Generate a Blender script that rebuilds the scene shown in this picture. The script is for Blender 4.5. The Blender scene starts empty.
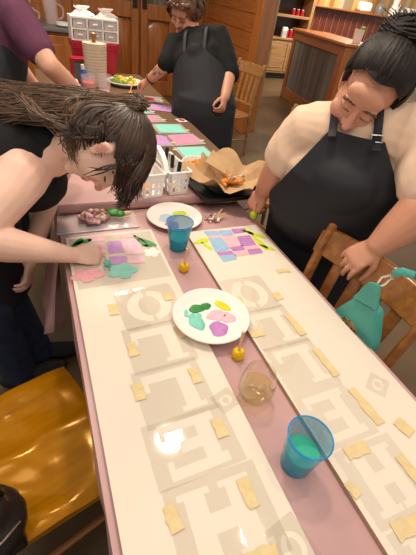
import bpy, bmesh, math, random
from mathutils import Vector, Matrix, Quaternion
random.seed(7)
PI = math.pi
SC = bpy.context.scene
COL = SC.collection
V = Vector

# ------------------------------------------------------------------ materials
def mat(name, col, rough=0.5, metal=0.0, spec=0.5, coat=0.0, bump=0.0, bscale=60.0, var=0.0, vscale=8.0,
        trans=0.0, ior=1.45, alpha=1.0, sss=0.0, stretch=None, sheen=0.0, emit=None):
    m = bpy.data.materials.new(name); m.use_nodes = True
    nt = m.node_tree; b = nt.nodes['Principled BSDF']
    c = (col[0], col[1], col[2], 1)
    b.inputs['Base Color'].default_value = c
    b.inputs['Roughness'].default_value = rough
    b.inputs['Metallic'].default_value = metal
    b.inputs['Specular IOR Level'].default_value = spec
    b.inputs['Coat Weight'].default_value = coat
    b.inputs['Coat Roughness'].default_value = 0.12
    b.inputs['Transmission Weight'].default_value = trans
    b.inputs['IOR'].default_value = ior
    b.inputs['Alpha'].default_value = alpha
    b.inputs['Sheen Weight'].default_value = sheen
    if sss:
        b.inputs['Subsurface Weight'].default_value = sss
        b.inputs['Subsurface Radius'].default_value = (0.012, 0.005, 0.003)
        b.inputs['Subsurface Scale'].default_value = 1.0
    if var or bump:
        tc = nt.nodes.new('ShaderNodeTexCoord'); mp = nt.nodes.new('ShaderNodeMapping')
        nt.links.new(tc.outputs['Object'], mp.inputs['Vector'])
        if stretch: mp.inputs['Scale'].default_value = stretch
    if var:
        n = nt.nodes.new('ShaderNodeTexNoise'); n.inputs['Scale'].default_value = vscale; n.inputs['Detail'].default_value = 6
        nt.links.new(mp.outputs[0], n.inputs['Vector'])
        r = nt.nodes.new('ShaderNodeValToRGB')
        r.color_ramp.elements[0].position = 0.3; r.color_ramp.elements[1].position = 0.7
        r.color_ramp.elements[0].color = (max(0, c[0]*(1-var)), max(0, c[1]*(1-var)), max(0, c[2]*(1-var)), 1)
        r.color_ramp.elements[1].color = (min(1, c[0]*(1+var)), min(1, c[1]*(1+var)), min(1, c[2]*(1+var)), 1)
        nt.links.new(n.outputs['Fac'], r.inputs['Fac']); nt.links.new(r.outputs[0], b.inputs['Base Color'])
    if bump:
        n2 = nt.nodes.new('ShaderNodeTexNoise'); n2.inputs['Scale'].default_value = bscale; n2.inputs['Detail'].default_value = 4
        nt.links.new(mp.outputs[0], n2.inputs['Vector'])
        bp = nt.nodes.new('ShaderNodeBump'); bp.inputs['Strength'].default_value = bump; bp.inputs['Distance'].default_value = 0.01
        nt.links.new(n2.outputs['Fac'], bp.inputs['Height']); nt.links.new(bp.outputs[0], b.inputs['Normal'])
    return m

def sheet_mat(name, col, see, rough=0.25):
    """thin clear plastic: part of the light passes straight through, the rest is a tinted glossy film"""
    m = bpy.data.materials.new(name); m.use_nodes = True
    nt = m.node_tree; b = nt.nodes['Principled BSDF']; out = nt.nodes['Material Output']
    b.inputs['Base Color'].default_value = (*col, 1); b.inputs['Roughness'].default_value = rough
    b.inputs['Specular IOR Level'].default_value = 0.6
    t = nt.nodes.new('ShaderNodeBsdfTransparent'); mx = nt.nodes.new('ShaderNodeMixShader')
    mx.inputs[0].default_value = 1 - see
    nt.links.new(t.outputs[0], mx.inputs[1]); nt.links.new(b.outputs[0], mx.inputs[2])
    nt.links.new(mx.outputs[0], out.inputs['Surface'])
    return m

def clear_mat(name, tint, gloss=0.6):
    """thin clear glass or liquid: tinted see-through with a fresnel gloss"""
    m = bpy.data.materials.new(name); m.use_nodes = True
    nt = m.node_tree; nt.nodes.remove(nt.nodes['Principled BSDF']); out = nt.nodes['Material Output']
    t = nt.nodes.new('ShaderNodeBsdfTransparent'); t.inputs[0].default_value = (*tint, 1)
    g = nt.nodes.new('ShaderNodeBsdfGlossy'); g.inputs['Roughness'].default_value = 0.04
    lw = nt.nodes.new('ShaderNodeLayerWeight'); lw.inputs['Blend'].default_value = 0.5
    pw = nt.nodes.new('ShaderNodeMath'); pw.operation = 'POWER'; pw.inputs[1].default_value = 3.2; nt.links.new(lw.outputs['Facing'], pw.inputs[0])
    f = nt.nodes.new('ShaderNodeMath'); f.operation = 'MULTIPLY_ADD'; f.inputs[1].default_value = gloss; f.inputs[2].default_value = 0.045; nt.links.new(pw.outputs[0], f.inputs[0])
    mx = nt.nodes.new('ShaderNodeMixShader')
    nt.links.new(f.outputs[0], mx.inputs[0]); nt.links.new(t.outputs[0], mx.inputs[1]); nt.links.new(g.outputs[0], mx.inputs[2]); nt.links.new(mx.outputs[0], out.inputs['Surface'])
    return m

def wood(name, c1, c2, rough=0.35, coat=0.3, stretch=(1, 12, 12), scale=3.0, bump=0.05):
    m = mat(name, c1, rough=rough, coat=coat)
    nt = m.node_tree; b = nt.nodes['Principled BSDF']
    tc = nt.nodes.new('ShaderNodeTexCoord'); mp = nt.nodes.new('ShaderNodeMapping'); mp.inputs['Scale'].default_value = stretch
    nt.links.new(tc.outputs['Object'], mp.inputs['Vector'])
    n = nt.nodes.new('ShaderNodeTexNoise'); n.inputs['Scale'].default_value = scale; n.inputs['Detail'].default_value = 8
    n.inputs['Distortion'].default_value = 0.6
    nt.links.new(mp.outputs[0], n.inputs['Vector'])
    r = nt.nodes.new('ShaderNodeValToRGB'); r.color_ramp.elements[0].position = 0.32; r.color_ramp.elements[1].position = 0.68
    r.color_ramp.elements[0].color = (*c2, 1); r.color_ramp.elements[1].color = (*c1, 1)
    nt.links.new(n.outputs['Fac'], r.inputs['Fac']); nt.links.new(r.outputs[0], b.inputs['Base Color'])
    bp = nt.nodes.new('ShaderNodeBump'); bp.inputs['Strength'].default_value = bump
    nt.links.new(n.outputs['Fac'], bp.inputs['Height']); nt.links.new(bp.outputs[0], b.inputs['Normal'])
    return m

M = {}
M['skin'] = mat('skin', (0.68, 0.36, 0.25), rough=0.5, sss=0.08, var=0.06, vscale=14)
M['skin_pale'] = mat('skin_pale', (0.80, 0.52, 0.42), rough=0.5, sss=0.08, var=0.05, vscale=14)
M['skin_tan'] = mat('skin_tan', (0.60, 0.285, 0.185), rough=0.48, sss=0.08, var=0.06, vscale=14)
M['lips'] = mat('lips', (0.55, 0.20, 0.18), rough=0.45)
M['brow'] = mat('brow', (0.11, 0.055, 0.035), rough=0.7)
M['tattoo'] = mat('tattoo', (0.22, 0.15, 0.13), rough=0.55)
M['blush'] = mat('blush', (0.68, 0.30, 0.24), rough=0.5, sss=0.08)
M['hair_dark'] = mat('hair_dark', (0.015, 0.010, 0.009), rough=0.5, spec=0.3, var=0.5, vscale=30)
M['hair_brown'] = mat('hair_brown', (0.045, 0.023, 0.014), rough=0.42, var=0.55, vscale=22)
M['hair_tail'] = mat('hair_tail', (0.115, 0.062, 0.034), rough=0.5, var=0.4, vscale=18)
M['hair_grey'] = mat('hair_auburn', (0.13, 0.062, 0.035), rough=0.5, var=0.6, vscale=24)
M['black_cloth'] = mat('black_cloth', (0.010, 0.010, 0.011), rough=0.85, bump=0.25, bscale=14, spec=0.25)
M['apron'] = mat('apron', (0.017, 0.018, 0.024), rough=0.7, bump=0.3, bscale=9, spec=0.35)
M['apron_strap'] = mat('apron_strap', (0.016, 0.016, 0.022), rough=0.7)
M['cream_tee'] = mat('cream_tee', (0.76, 0.55, 0.41), rough=0.9, bump=0.3, bscale=12, spec=0.2)
M['purple_tee'] = mat('purple_tee', (0.13, 0.045, 0.085), rough=0.9, bump=0.3, bscale=12, spec=0.2)
M['denim'] = mat('denim', (0.012, 0.020, 0.050), rough=0.85, var=0.3, vscale=30, bump=0.2, bscale=20)
M['shoe'] = mat('shoe', (0.012, 0.012, 0.014), rough=0.6)
M['board'] = mat('board', (0.75, 0.675, 0.575), rough=0.55, spec=0.25, var=0.02, vscale=3)
M['board_edge'] = mat('board_edge', (0.44, 0.30, 0.19), rough=0.7)
M['film'] = sheet_mat('clear_film', (0.78, 0.74, 0.74), 0.58, 0.12)
M['card_film'] = sheet_mat('card_film', (0.66, 0.61, 0.60), 0.42, 0.15)
M['cover_film'] = sheet_mat('cover_film', (0.56, 0.51, 0.44), 0.84, 0.45)
M['tape'] = mat('masking_tape', (0.70, 0.555, 0.30), rough=0.7, var=0.08, vscale=40, bump=0.1, bscale=120)
M['pink_plastic'] = mat('pink_plastic', (0.53, 0.322, 0.322), rough=0.3, spec=0.5, bump=0.22, bscale=7, var=0.06, vscale=5)
M['p_blue'] = mat('paint_blue', (0.30, 0.48, 0.70), rough=0.6, var=0.08, vscale=50)
M['p_purple'] = mat('paint_purple', (0.46, 0.20, 0.50), rough=0.6, var=0.12, vscale=60)
M['p_lilac'] = mat('paint_lilac', (0.50, 0.27, 0.58), rough=0.6, var=0.15, vscale=60)
M['p_pink'] = mat('paint_pink', (0.86, 0.46, 0.54), rough=0.6, var=0.08, vscale=60)
M['p_palepink'] = mat('paint_pale_pink', (0.80, 0.50, 0.60), rough=0.6, var=0.12, vscale=60)
M['p_rose'] = mat('paint_rose', (0.78, 0.38, 0.42), rough=0.6, var=0.1, vscale=60)
M['p_hotpink'] = mat('paint_hot_pink', (0.85, 0.26, 0.42), rough=0.55, var=0.08, vscale=50)
M['p_lime'] = mat('paint_lime', (0.56, 0.66, 0.02), rough=0.5, var=0.1, vscale=50)
M['p_green'] = mat('paint_green', (0.012, 0.22, 0.035), rough=0.4, var=0.2, vscale=50)
M['p_teal'] = mat('paint_teal', (0.18, 0.55, 0.47), rough=0.5, var=0.1, vscale=50)
M['p_mint'] = mat('paint_mint', (0.25, 0.70, 0.60), rough=0.5, var=0.08, vscale=50)
M['p_yellow'] = mat('paint_yellow', (0.90, 0.60, 0.01), rough=0.4, var=0.06, vscale=50)
M['p_white'] = mat('paint_white', (0.88, 0.80, 0.72), rough=0.5)
M['p_red'] = mat('paint_red', (0.45, 0.02, 0.03), rough=0.4)
M['p_paleblue'] = mat('paint_pale_blue', (0.48, 0.58, 0.72), rough=0.5)
M['sponge_yellow'] = mat('sponge_yellow', (0.85, 0.52, 0.01), rough=0.9, bump=0.4, bscale=150, var=0.1, vscale=60)
M['sponge_orange'] = mat('sponge_orange', (0.88, 0.30, 0.02), rough=0.9, bump=0.4, bscale=150)
M['dowel'] = mat('dowel', (0.72, 0.47, 0.27), rough=0.6)
M['paper'] = mat('paper_plate', (0.86, 0.80, 0.76), rough=0.6, bump=0.05, bscale=200)
M['white_plastic'] = mat('white_plastic', (0.92, 0.91, 0.90), rough=0.35)
M['red_plastic'] = mat('red_plastic', (0.42, 0.012, 0.035), rough=0.4)
M['black_plastic'] = mat('black_plastic', (0.012, 0.012, 0.013), rough=0.4)
M['blue_plastic'] = mat('blue_plastic', (0.02, 0.14, 0.42), rough=0.4)
M['kraft'] = mat('kraft_paper', (0.52, 0.33, 0.17), rough=0.75, bump=0.2, bscale=30, var=0.12, vscale=18)
M['fries'] = mat('fried_food', (0.66, 0.27, 0.05), rough=0.6, var=0.4, vscale=60)
M['metal'] = mat('metal', (0.6, 0.6, 0.6), rough=0.3, metal=1.0)
M['silver'] = mat('silver', (0.75, 0.70, 0.62), rough=0.22, metal=1.0)
M['teal_leather'] = mat('teal_leather', (0.065, 0.36, 0.31), rough=0.42, bump=0.15, bscale=90, var=0.12, vscale=12)
M['black_leather'] = mat('black_leather', (0.014, 0.011, 0.010), rough=0.42, bump=0.25, bscale=60)
M['glass'] = clear_mat('glass', (0.985, 0.985, 0.975), 0.7)
M['wine'] = clear_mat('white_wine', (0.985, 0.955, 0.74), 0.3)
M['teal_cup'] = sheet_mat('teal_cup', (0.010, 0.38, 0.60), 0.52, 0.08)
M['teal_water'] = mat('teal_water', (0.06, 0.52, 0.34), rough=0.15)
M['teal_water_dark'] = mat('green_water', (0.02, 0.36, 0.30), rough=0.15)
M['teal_rim'] = mat('teal_rim', (0.01, 0.22, 0.55), rough=0.15)
M['clear_cup'] = sheet_mat('clear_cup', (0.72, 0.62, 0.64), 0.72, 0.06)
M['red_drink'] = mat('red_drink', (0.85, 0.07, 0.03), rough=0.2)
M['towel'] = mat('towel', (0.70, 0.57, 0.44), rough=0.95, bump=0.4, bscale=60)
M['salad_green'] = mat('salad_green', (0.20, 0.34, 0.05), rough=0.6, var=0.5, vscale=40)
M['salad_yellow'] = mat('salad_yellow', (0.80, 0.52, 0.04), rough=0.6)
M['moss'] = mat('sponge_beige', (0.56, 0.38, 0.27), rough=0.95, var=0.5, vscale=60)
M['mauve'] = mat('sponge_mauve', (0.34, 0.17, 0.20), rough=0.95, var=0.4, vscale=60)
M['chair_wood'] = wood('chair_wood', (0.42, 0.17, 0.045), (0.26, 0.095, 0.022), rough=0.3, coat=0.4)
M['oak_chair'] = wood('oak_chair', (0.40, 0.20, 0.065), (0.26, 0.12, 0.035), rough=0.35, coat=0.3)
M['seat_wood'] = wood('seat_wood', (0.46, 0.19, 0.003), (0.34, 0.125, 0.002), rough=0.19, coat=0.15, scale=2.2, stretch=(2, 14, 10))
_b = M['seat_wood'].node_tree.nodes['Principled BSDF']; _b.inputs['Specular Tint'].default_value = (1.0, 0.55, 0.12, 1); _b.inputs['Specular IOR Level'].default_value = 1.0
M['dark_wood'] = wood('dark_wood', (0.055, 0.022, 0.010), (0.030, 0.012, 0.006), rough=0.35)
M['pine'] = wood('pine', (0.48, 0.165, 0.038), (0.34, 0.10, 0.020), rough=0.38, coat=0.25, stretch=(1, 2, 14), scale=2.5)
M['pine_post'] = wood('pine_post', (0.54, 0.20, 0.045), (0.40, 0.125, 0.025), rough=0.35, coat=0.3, stretch=(9, 9, 0.8), scale=2.5)
M['door_wood'] = wood('door_wood', (0.42, 0.155, 0.038), (0.28, 0.085, 0.018), rough=0.38, coat=0.25, stretch=(9, 9, 1), scale=2.5)
M['booth_wood'] = wood('booth_wood', (0.36, 0.12, 0.028), (0.24, 0.07, 0.014), rough=0.4, coat=0.2)
M['rustic'] = wood('rustic_wood', (0.50, 0.30, 0.14), (0.32, 0.17, 0.07), rough=0.5)
M['maroon'] = wood('maroon_board', (0.16, 0.038, 0.030), (0.09, 0.020, 0.018), rough=0.4, stretch=(8, 8, 1))
M['corrugated'] = mat('corrugated_metal', (0.17, 0.155, 0.135), rough=0.6, var=0.45, vscale=1.5, stretch=(9, 9, 0.3))  # weathered streaks in the colour, also standing in for shading between the ribs
M['table_brown'] = mat('table_brown', (0.16, 0.095, 0.055), rough=0.4, var=0.35, vscale=90)
M['counter_grey'] = mat('counter_grey', (0.16, 0.155, 0.15), rough=0.35, var=0.2, vscale=60)
M['floor'] = mat('floor_concrete', (0.115, 0.070, 0.034), rough=0.45, var=0.4, vscale=1.6, bump=0.05, bscale=20)
M['wall'] = mat('plaster_wall', (0.30, 0.19, 0.10), rough=0.8, var=0.1, vscale=3)
M['iron'] = mat('black_iron', (0.012, 0.012, 0.014), rough=0.5)

M['stencil'] = clear_mat('stencil_film', (0.978, 0.974, 0.964), 0.4)
M['stencil_faint'] = clear_mat('faint_stencil_film', (0.991, 0.988, 0.982), 0.4)
# leopard print
def leopard():
    m = mat('leopard', (0.25, 0.13, 0.06), rough=0.6); nt = m.node_tree; b = nt.nodes['Principled BSDF']
    tc = nt.nodes.new('ShaderNodeTexCoord'); v = nt.nodes.new('ShaderNodeTexVoronoi'); v.inputs['Scale'].default_value = 95
    nt.links.new(tc.outputs['Object'], v.inputs['Vector'])
    r = nt.nodes.new('ShaderNodeValToRGB'); r.color_ramp.elements[0].position = 0.28; r.color_ramp.elements[1].position = 0.42
    r.color_ramp.elements[0].color = (0.015, 0.009, 0.006, 1); r.color_ramp.elements[1].color = (0.36, 0.20, 0.09, 1)
    nt.links.new(v.outputs['Distance'], r.inputs['Fac']); nt.links.new(r.outputs[0], b.inputs['Base Color'])
    return m
M['leopard'] = leopard()

# coloured vertical planks on the far wall (paint and wood of different boards)
def planks():
    m = mat('mixed_planks', (0.5, 0.35, 0.15), rough=0.55); nt = m.node_tree; b = nt.nodes['Principled BSDF']
    tc = nt.nodes.new('ShaderNodeTexCoord'); mp = nt.nodes.new('ShaderNodeMapping'); mp.inputs['Scale'].default_value = (7, 7, 0)
    nt.links.new(tc.outputs['Object'], mp.inputs['Vector'])
    s = nt.nodes.new('ShaderNodeSeparateXYZ'); nt.links.new(mp.outputs[0], s.inputs[0])
    f = nt.nodes.new('ShaderNodeMath'); f.operation = 'FLOOR'; nt.links.new(s.outputs['X'], f.inputs[0])
    w = nt.nodes.new('ShaderNodeTexWhiteNoise'); w.noise_dimensions = '1D'; nt.links.new(f.outputs[0], w.inputs['W'])
    r = nt.nodes.new('ShaderNodeValToRGB'); r.color_ramp.interpolation = 'CONSTANT'
    cols = [(0.50, 0.30, 0.10), (0.30, 0.24, 0.15), (0.62, 0.42, 0.16), (0.40, 0.17, 0.05), (0.52, 0.46, 0.36), (0.24, 0.13, 0.05)]
    e = r.color_ramp.elements
    while len(e) < len(cols): e.new(0.5)
    for i, c in enumerate(cols): e[i].position = i/len(cols); e[i].color = (*c, 1)
    nt.links.new(w.outputs['Value'], r.inputs['Fac']); nt.links.new(r.outputs[0], b.inputs['Base Color'])
    return m
M['planks'] = planks()

# ------------------------------------------------------------------ mesh helpers
def B(): return bmesh.new()

def obj(name, bm, m, parent=None, smooth=True, loc=None, rot=None, kind=None, bevel=0.0):
    me = bpy.data.meshes.new(name)
    bmesh.ops.recalc_face_normals(bm, faces=bm.faces[:])
    bm.to_mesh(me); bm.free()
    for mm in (m if isinstance(m, (list, tuple)) else [m]): me.materials.append(M[mm] if isinstance(mm, str) else mm)
    o = bpy.data.objects.new(name, me); COL.objects.link(o)
    if smooth:
        me.shade_smooth()
        try: me.set_sharp_from_angle(angle=math.radians(38))
        except Exception: pass
    if bevel:
        md = o.modifiers.new('bevel', 'BEVEL'); md.width = bevel; md.segments = 2; md.limit_method = 'ANGLE'; md.angle_limit = math.radians(40)
    if parent is not None: o.parent = parent
    if loc is not None: o.location = loc
    if rot is not None: o.rotation_euler = rot
    if kind: o['kind'] = kind
    return o

def thing(name, label, cat, loc=(0, 0, 0), rotz=0.0, group=None):
    o = bpy.data.objects.new(name, None); COL.objects.link(o); o.empty_display_size = 0.05
    o.location = loc; o.rotation_euler = (0, 0, rotz); o['label'] = label; o['category'] = cat
    if group: o['group'] = group
    return o

def tag(o, label, cat, group=None, kind=None):
    o['label'] = label; o['category'] = cat
    if group: o['group'] = group
    if kind: o['kind'] = kind
    return o

def dup(root, loc, rotz, label, group=None):
    r = root.copy(); COL.objects.link(r); r.location = loc; r.rotation_euler = (0, 0, rotz); r['label'] = label
    if group: r['group'] = group
    for ch in list(root.children):
        c = ch.copy(); COL.objects.link(c); c.parent = r
        for g in ch.children:
            d = g.copy(); COL.objects.link(d); d.parent = c
    return r

def struct(name, bm, m, **k):
    o = obj(name, bm, m, **k); o['kind'] = 'structure'; return o

def box(bm, x0, x1, y0, y1, z0, z1, mtx=None):
    vs = [bm.verts.new((x, y, z)) for z in (z0, z1) for x, y in ((x0, y0), (x1, y0), (x1, y1), (x0, y1))]
    for f in ((0, 3, 2, 1), (4, 5, 6, 7), (0, 1, 5, 4), (1, 2, 6, 5), (2, 3, 7, 6), (3, 0, 4, 7)):
        bm.faces.new([vs[i] for i in f])
    if mtx is not None: bmesh.ops.transform(bm, matrix=mtx, verts=vs)
    return vs

def ringloft(bm, rings, cap=True, mi=0):
    R = [[bm.verts.new(p) for p in r] for r in rings]
    n = len(R[0])
    for a, b in zip(R[:-1], R[1:]):
        for i in range(n):
            f = bm.faces.new((a[i], a[(i+1) % n], b[(i+1) % n], b[i])); f.material_index = mi
    if cap:
        for r in (R[0], R[-1]):
            f = bm.faces.new(r); f.material_index = mi
    return R

def frame(t, axis):
    t = V(t).normalized(); a = V(axis); a = a - t*a.dot(t)
    if a.length < 1e-5: a = t.orthogonal()
    a.normalize(); return a, t.cross(a)

def loft(bm, pts, ra, rb=None, axis=(1, 0, 0), seg=14, capk=3, flat=False, mi=0):
    """elliptical tube through pts with rounded ends; ra along axis, rb across"""
    pts = [V(p) for p in pts]
    if not isinstance(ra, (list, tuple)): ra = [ra]*len(pts)
    if rb is None: rb = ra
    if not isinstance(rb, (list, tuple)): rb = [rb]*len(pts)
    rings = []
    def ring(p, t, a_, b_):
        a, b = frame(t, axis)
        return [p + a*(a_*math.cos(2*PI*i/seg)) + b*(b_*math.sin(2*PI*i/seg)) for i in range(seg)]
    n = len(pts)
    tan = []
    for i in range(n):
        t = pts[min(i+1, n-1)] - pts[max(i-1, 0)]; tan.append(t.normalized() if t.length else V((0, 0, 1)))
    if not flat:
        r = min(ra[0], rb[0])
        for k in range(capk, 0, -1):
            th = PI/2*k/(capk+0.3); rings.append(ring(pts[0]-tan[0]*(r*math.sin(th)), tan[0], ra[0]*math.cos(th), rb[0]*math.cos(th)))
    for i in range(n): rings.append(ring(pts[i], tan[i], ra[i], rb[i]))
    if not flat:
        r = min(ra[-1], rb[-1])
        for k in range(1, capk+1):
            th = PI/2*k/(capk+0.3); rings.append(ring(pts[-1]+tan[-1]*(r*math.sin(th)), tan[-1], ra[-1]*math.cos(th), rb[-1]*math.cos(th)))
    ringloft(bm, rings, mi=mi)

def spline(pts, n=8):
    P = [V(p) for p in pts]; P = [2*P[0]-P[1]] + P + [2*P[-1]-P[-2]]; out = []
    for i in range(1, len(P)-2):
        for k in range(n):
            t = k/n; a, b, c, d = P[i-1], P[i], P[i+1], P[i+2]
            out.append(0.5*((2*b)+(c-a)*t+(2*a-5*b+4*c-d)*t*t+(3*b-a-3*c+d)*t**3))
    out.append(P[-2]); return out

def ell(bm, c, r, mtx=None, seg=16, rings=10):
    ret = bmesh.ops.create_uvsphere(bm, u_segments=seg, v_segments=rings, radius=1.0)
    m = Matrix.Translation(V(c)) @ Matrix.Diagonal((r[0], r[1], r[2], 1))
    if mtx is not None: m = mtx @ m
    bmesh.ops.transform(bm, matrix=m, verts=ret['verts'])
    return ret['verts']

def lathe(bm, prof, seg=32, mtx=None, mi=0, c=(0, 0)):
    """closed profile list of (r,z)"""
    R = []
    for r, z in prof:
        R.append([bm.verts.new((c[0]+max(r, 1e-4)*math.cos(2*PI*i/seg), c[1]+max(r, 1e-4)*math.sin(2*PI*i/seg), z)) for i in range(seg)])
    for a, b in zip(R[:-1], R[1:]):
        for i in range(seg):
            f = bm.faces.new((a[i], a[(i+1) % seg], b[(i+1) % seg], b[i])); f.material_index = mi
    for r in (R[0], R[-1]): bm.faces.new(r).material_index = mi
    if mtx is not None: bmesh.ops.transform(bm, matrix=mtx, verts=[v for r in R for v in r])

def prism(bm, poly, z0, z1):
    a = [bm.verts.new((x, y, z0)) for x, y in poly]; b = [bm.verts.new((x, y, z1)) for x, y in poly]
    n = len(poly); bm.faces.new(a[::-1]); bm.faces.new(b)
    for i in range(n): bm.faces.new((a[i], a[(i+1) % n], b[(i+1) % n], b[i]))

def rounded(poly, r=0.006, n=4):
    out = []; m = len(poly)
    for i in range(m):
        p0, p1, p2 = V(poly[i-1]).to_2d(), V(poly[i]).to_2d(), V(poly[(i+1) % m]).to_2d()
        d0 = (p0-p1); d2 = (p2-p1); q = min(r, d0.length*0.45, d2.length*0.45)
        a = p1+d0.normalized()*q; c = p1+d2.normalized()*q
        for k in range(n+1):
            t = k/n; pt = a*(1-t)**2+p1*2*t*(1-t)+c*t*t; out.append((pt.x, pt.y))
    return out

def blob(cx, cy, rx, ry, rot=0.0, wob=0.12, n=28, lobes=None):
    ph = [random.uniform(0, 6.28) for _ in range(3)]; out = []
    for i in range(n):
        t = 2*PI*i/n
        k = 1+wob*(math.sin(2*t+ph[0])*0.5+math.sin(3*t+ph[1])*0.4+math.sin(5*t+ph[2])*0.3)
        if lobes: k *= 0.76+0.24*abs(math.cos(lobes*t/2+ph[0]))**0.7*1.3
        x, y = rx*k*math.cos(t), ry*k*math.sin(t)
        out.append((cx+x*math.cos(rot)-y*math.sin(rot), cy+x*math.sin(rot)+y*math.cos(rot)))
    return out

def evalmesh(bm, voxel, smooth_it=6, fac=0.5):
    """union of overlapping closed shapes as one continuous skin"""
    me = bpy.data.meshes.new('tmp'); bmesh.ops.recalc_face_normals(bm, faces=bm.faces[:]); bm.to_mesh(me); bm.free()
    o = bpy.data.objects.new('tmp', me); COL.objects.link(o)
    r = o.modifiers.new('r', 'REMESH'); r.mode = 'VOXEL'; r.voxel_size = voxel; r.adaptivity = 0
    if smooth_it:
        s = o.modifiers.new('s', 'SMOOTH'); s.factor = fac; s.iterations = smooth_it
    dg = bpy.context.evaluated_depsgraph_get(); dg.update()
    out = bpy.data.meshes.new_from_object(o.evaluated_get(dg))
    bpy.data.objects.remove(o); bpy.data.meshes.remove(me)
    return out

def add_folds(me, amp, scale, axis=(0, 0, 1), squash=0.35):
    """soft creases in cloth: ridged noise pushed along the normals, drawn out along axis"""
    from mathutils import noise
    ax = V(axis).normalized(); out = []
    for v in me.vertices:
        p = v.co.copy(); p = p-ax*(p.dot(ax)*(1-squash)); q = p*scale
        n = noise.noise(q+V((3.1, 7.7, 1.3))*0.9); m_ = noise.noise(q*2.1)
        out.append(v.co+v.normal*(amp*((1-abs(n)*2.2)*0.7+0.35*m_)))
    for v, c in zip(me.vertices, out): v.co = c

def skinobj(name, bm, m, parent=None, voxel=0.006, smooth_it=6, fac=0.5, regions=None, cut=None, solid=0.0, folds=None):
    me = evalmesh(bm, voxel, smooth_it, fac)
    if folds: add_folds(me, *folds)
    if cut:
        b2 = bmesh.new(); b2.from_mesh(me)
        for co, no in cut:
            bmesh.ops.bisect_plane(b2, geom=b2.verts[:]+b2.edges[:]+b2.faces[:], plane_co=co, plane_no=V(no).normalized(), clear_outer=True)
        b2.to_mesh(me); b2.free()
    me.name = name
    me.materials.clear()
    mats = m if isinstance(m, (list, tuple)) else [m]
    for mm in mats: me.materials.append(M[mm])
    if regions:
        for p in me.polygons:
            c = p.center
            for idx, fn in regions:
                if fn(c): p.material_index = idx
    me.shade_smooth()
    o = bpy.data.objects.new(name, me); COL.objects.link(o)
    if solid:
        s = o.modifiers.new('solid', 'SOLIDIFY'); s.thickness = solid; s.offset = 1
    if parent is not None: o.parent = parent
    return o

# ------------------------------------------------------------------ camera
cam = bpy.data.cameras.new('camera'); co = bpy.data.objects.new('camera', cam); COL.objects.link(co)
R_ = V((0.91912361, -0.3742804, 0.12298769)); U_ = V((0.14814076, 0.61760339, 0.77241205)); F_ = V((0.36505631, 0.69172266, -0.62310004))
mw = Matrix((R_, U_, -F_)).transposed().to_4x4(); mw.translation = V((-0.0182, -1.1288, 1.4933)); co.matrix_world = mw
cam.sensor_fit = 'VERTICAL'; cam.sensor_height = 36; cam.sensor_width = 27; cam.lens = 357.9/555*36; cam.clip_start = 0.02
SC.camera = co

# ================================================================== SETTING
bm = B(); box(bm, -4, 10, -4, 9, -0.05, 0); struct('floor', bm, 'floor', smooth=False)
TZ = 0.75      # near table top
T2 = 0.79      # far table top
BT = 0.766     # sign board face

# back wall with panelled double doors
YB = 5.3
bm = B(); box(bm, -3, 3.4, YB, YB+0.1, 0, 3); struct('wall_back', bm, 'door_wood', smooth=False)

def panel_door(name, x0, x1, h=2.3):
    o = thing(name, '', 'door', ((x0+x1)/2, YB-0.02, 0)); del o['label']; del o['category']; o['kind'] = 'structure'
    w = (x1-x0)/2
    b = B(); s = 0.11
    box(b, -w, -w+s, -0.045, 0.015, 0, h); box(b, w-s, w, -0.045, 0.015, 0, h)
    box(b, -w+s, w-s, -0.045, 0.015, 0, 0.22); box(b, -w+s, w-s, -0.045, 0.015, 1.03, 1.22); box(b, -w+s, w-s, -0.045, 0.015, h-0.15, h)
    box(b, -0.05, 0.05, -0.045, 0.015, 0.22, 1.03)
    obj('door_frame', b, 'door_wood', o, bevel=0.008)
    for sx in (-1, 1):
        b = B(); a, c = (-w+s, -0.05) if sx < 0 else (0.05, w-s)
        n = 14; poly = [(a, 0.22), (c, 0.22)]
        for k in range(n+1):
            t = k/n; poly.append((c+(a-c)*t, 0.93+0.09*math.sin(PI*t)))
        b2 = [(p[0], p[1]) for p in poly]
        cx = (a+c)/2; inn = [(cx+(p[0]-cx)*0.72, 0.6+(p[1]-0.6)*0.85) for p in b2]
        ringloft(b, [[V((p[0], 0.0, p[1])) for p in b2], [V((p[0], -0.035, p[1])) for p in inn]], cap=True)
        obj('raised_panel', b, 'door_wood', o)
    b = B(); n = 60
    top = [(-w+s+(2*w-2*s)*i/n, -0.012*(1 if (i//2) % 2 else -1)*1.0) for i in range(n+1)]
    r0 = [b.verts.new((x, y, 1.22)) for x, y in top]; r1 = [b.verts.new((x, y, h-0.15)) for x, y in top]
    for i in range(n): b.faces.new((r0[i], r0[i+1], r1[i+1], r1[i]))
    obj('corrugated_panel', b, 'corrugated', o, smooth=False)
    return o
d1 = panel_door('door_1', 0.62, 1.53)
d2 = panel_door('door_2', 1.56, 2.55)
for d, x in ((d1, 0.40), (d2, -0.44)):
    b = B(); box(b, x-0.035, x+0.035, -0.06, -0.045, 1.15, 1.5); obj('push_plate', b, 'iron', d, bevel=0.004)

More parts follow.
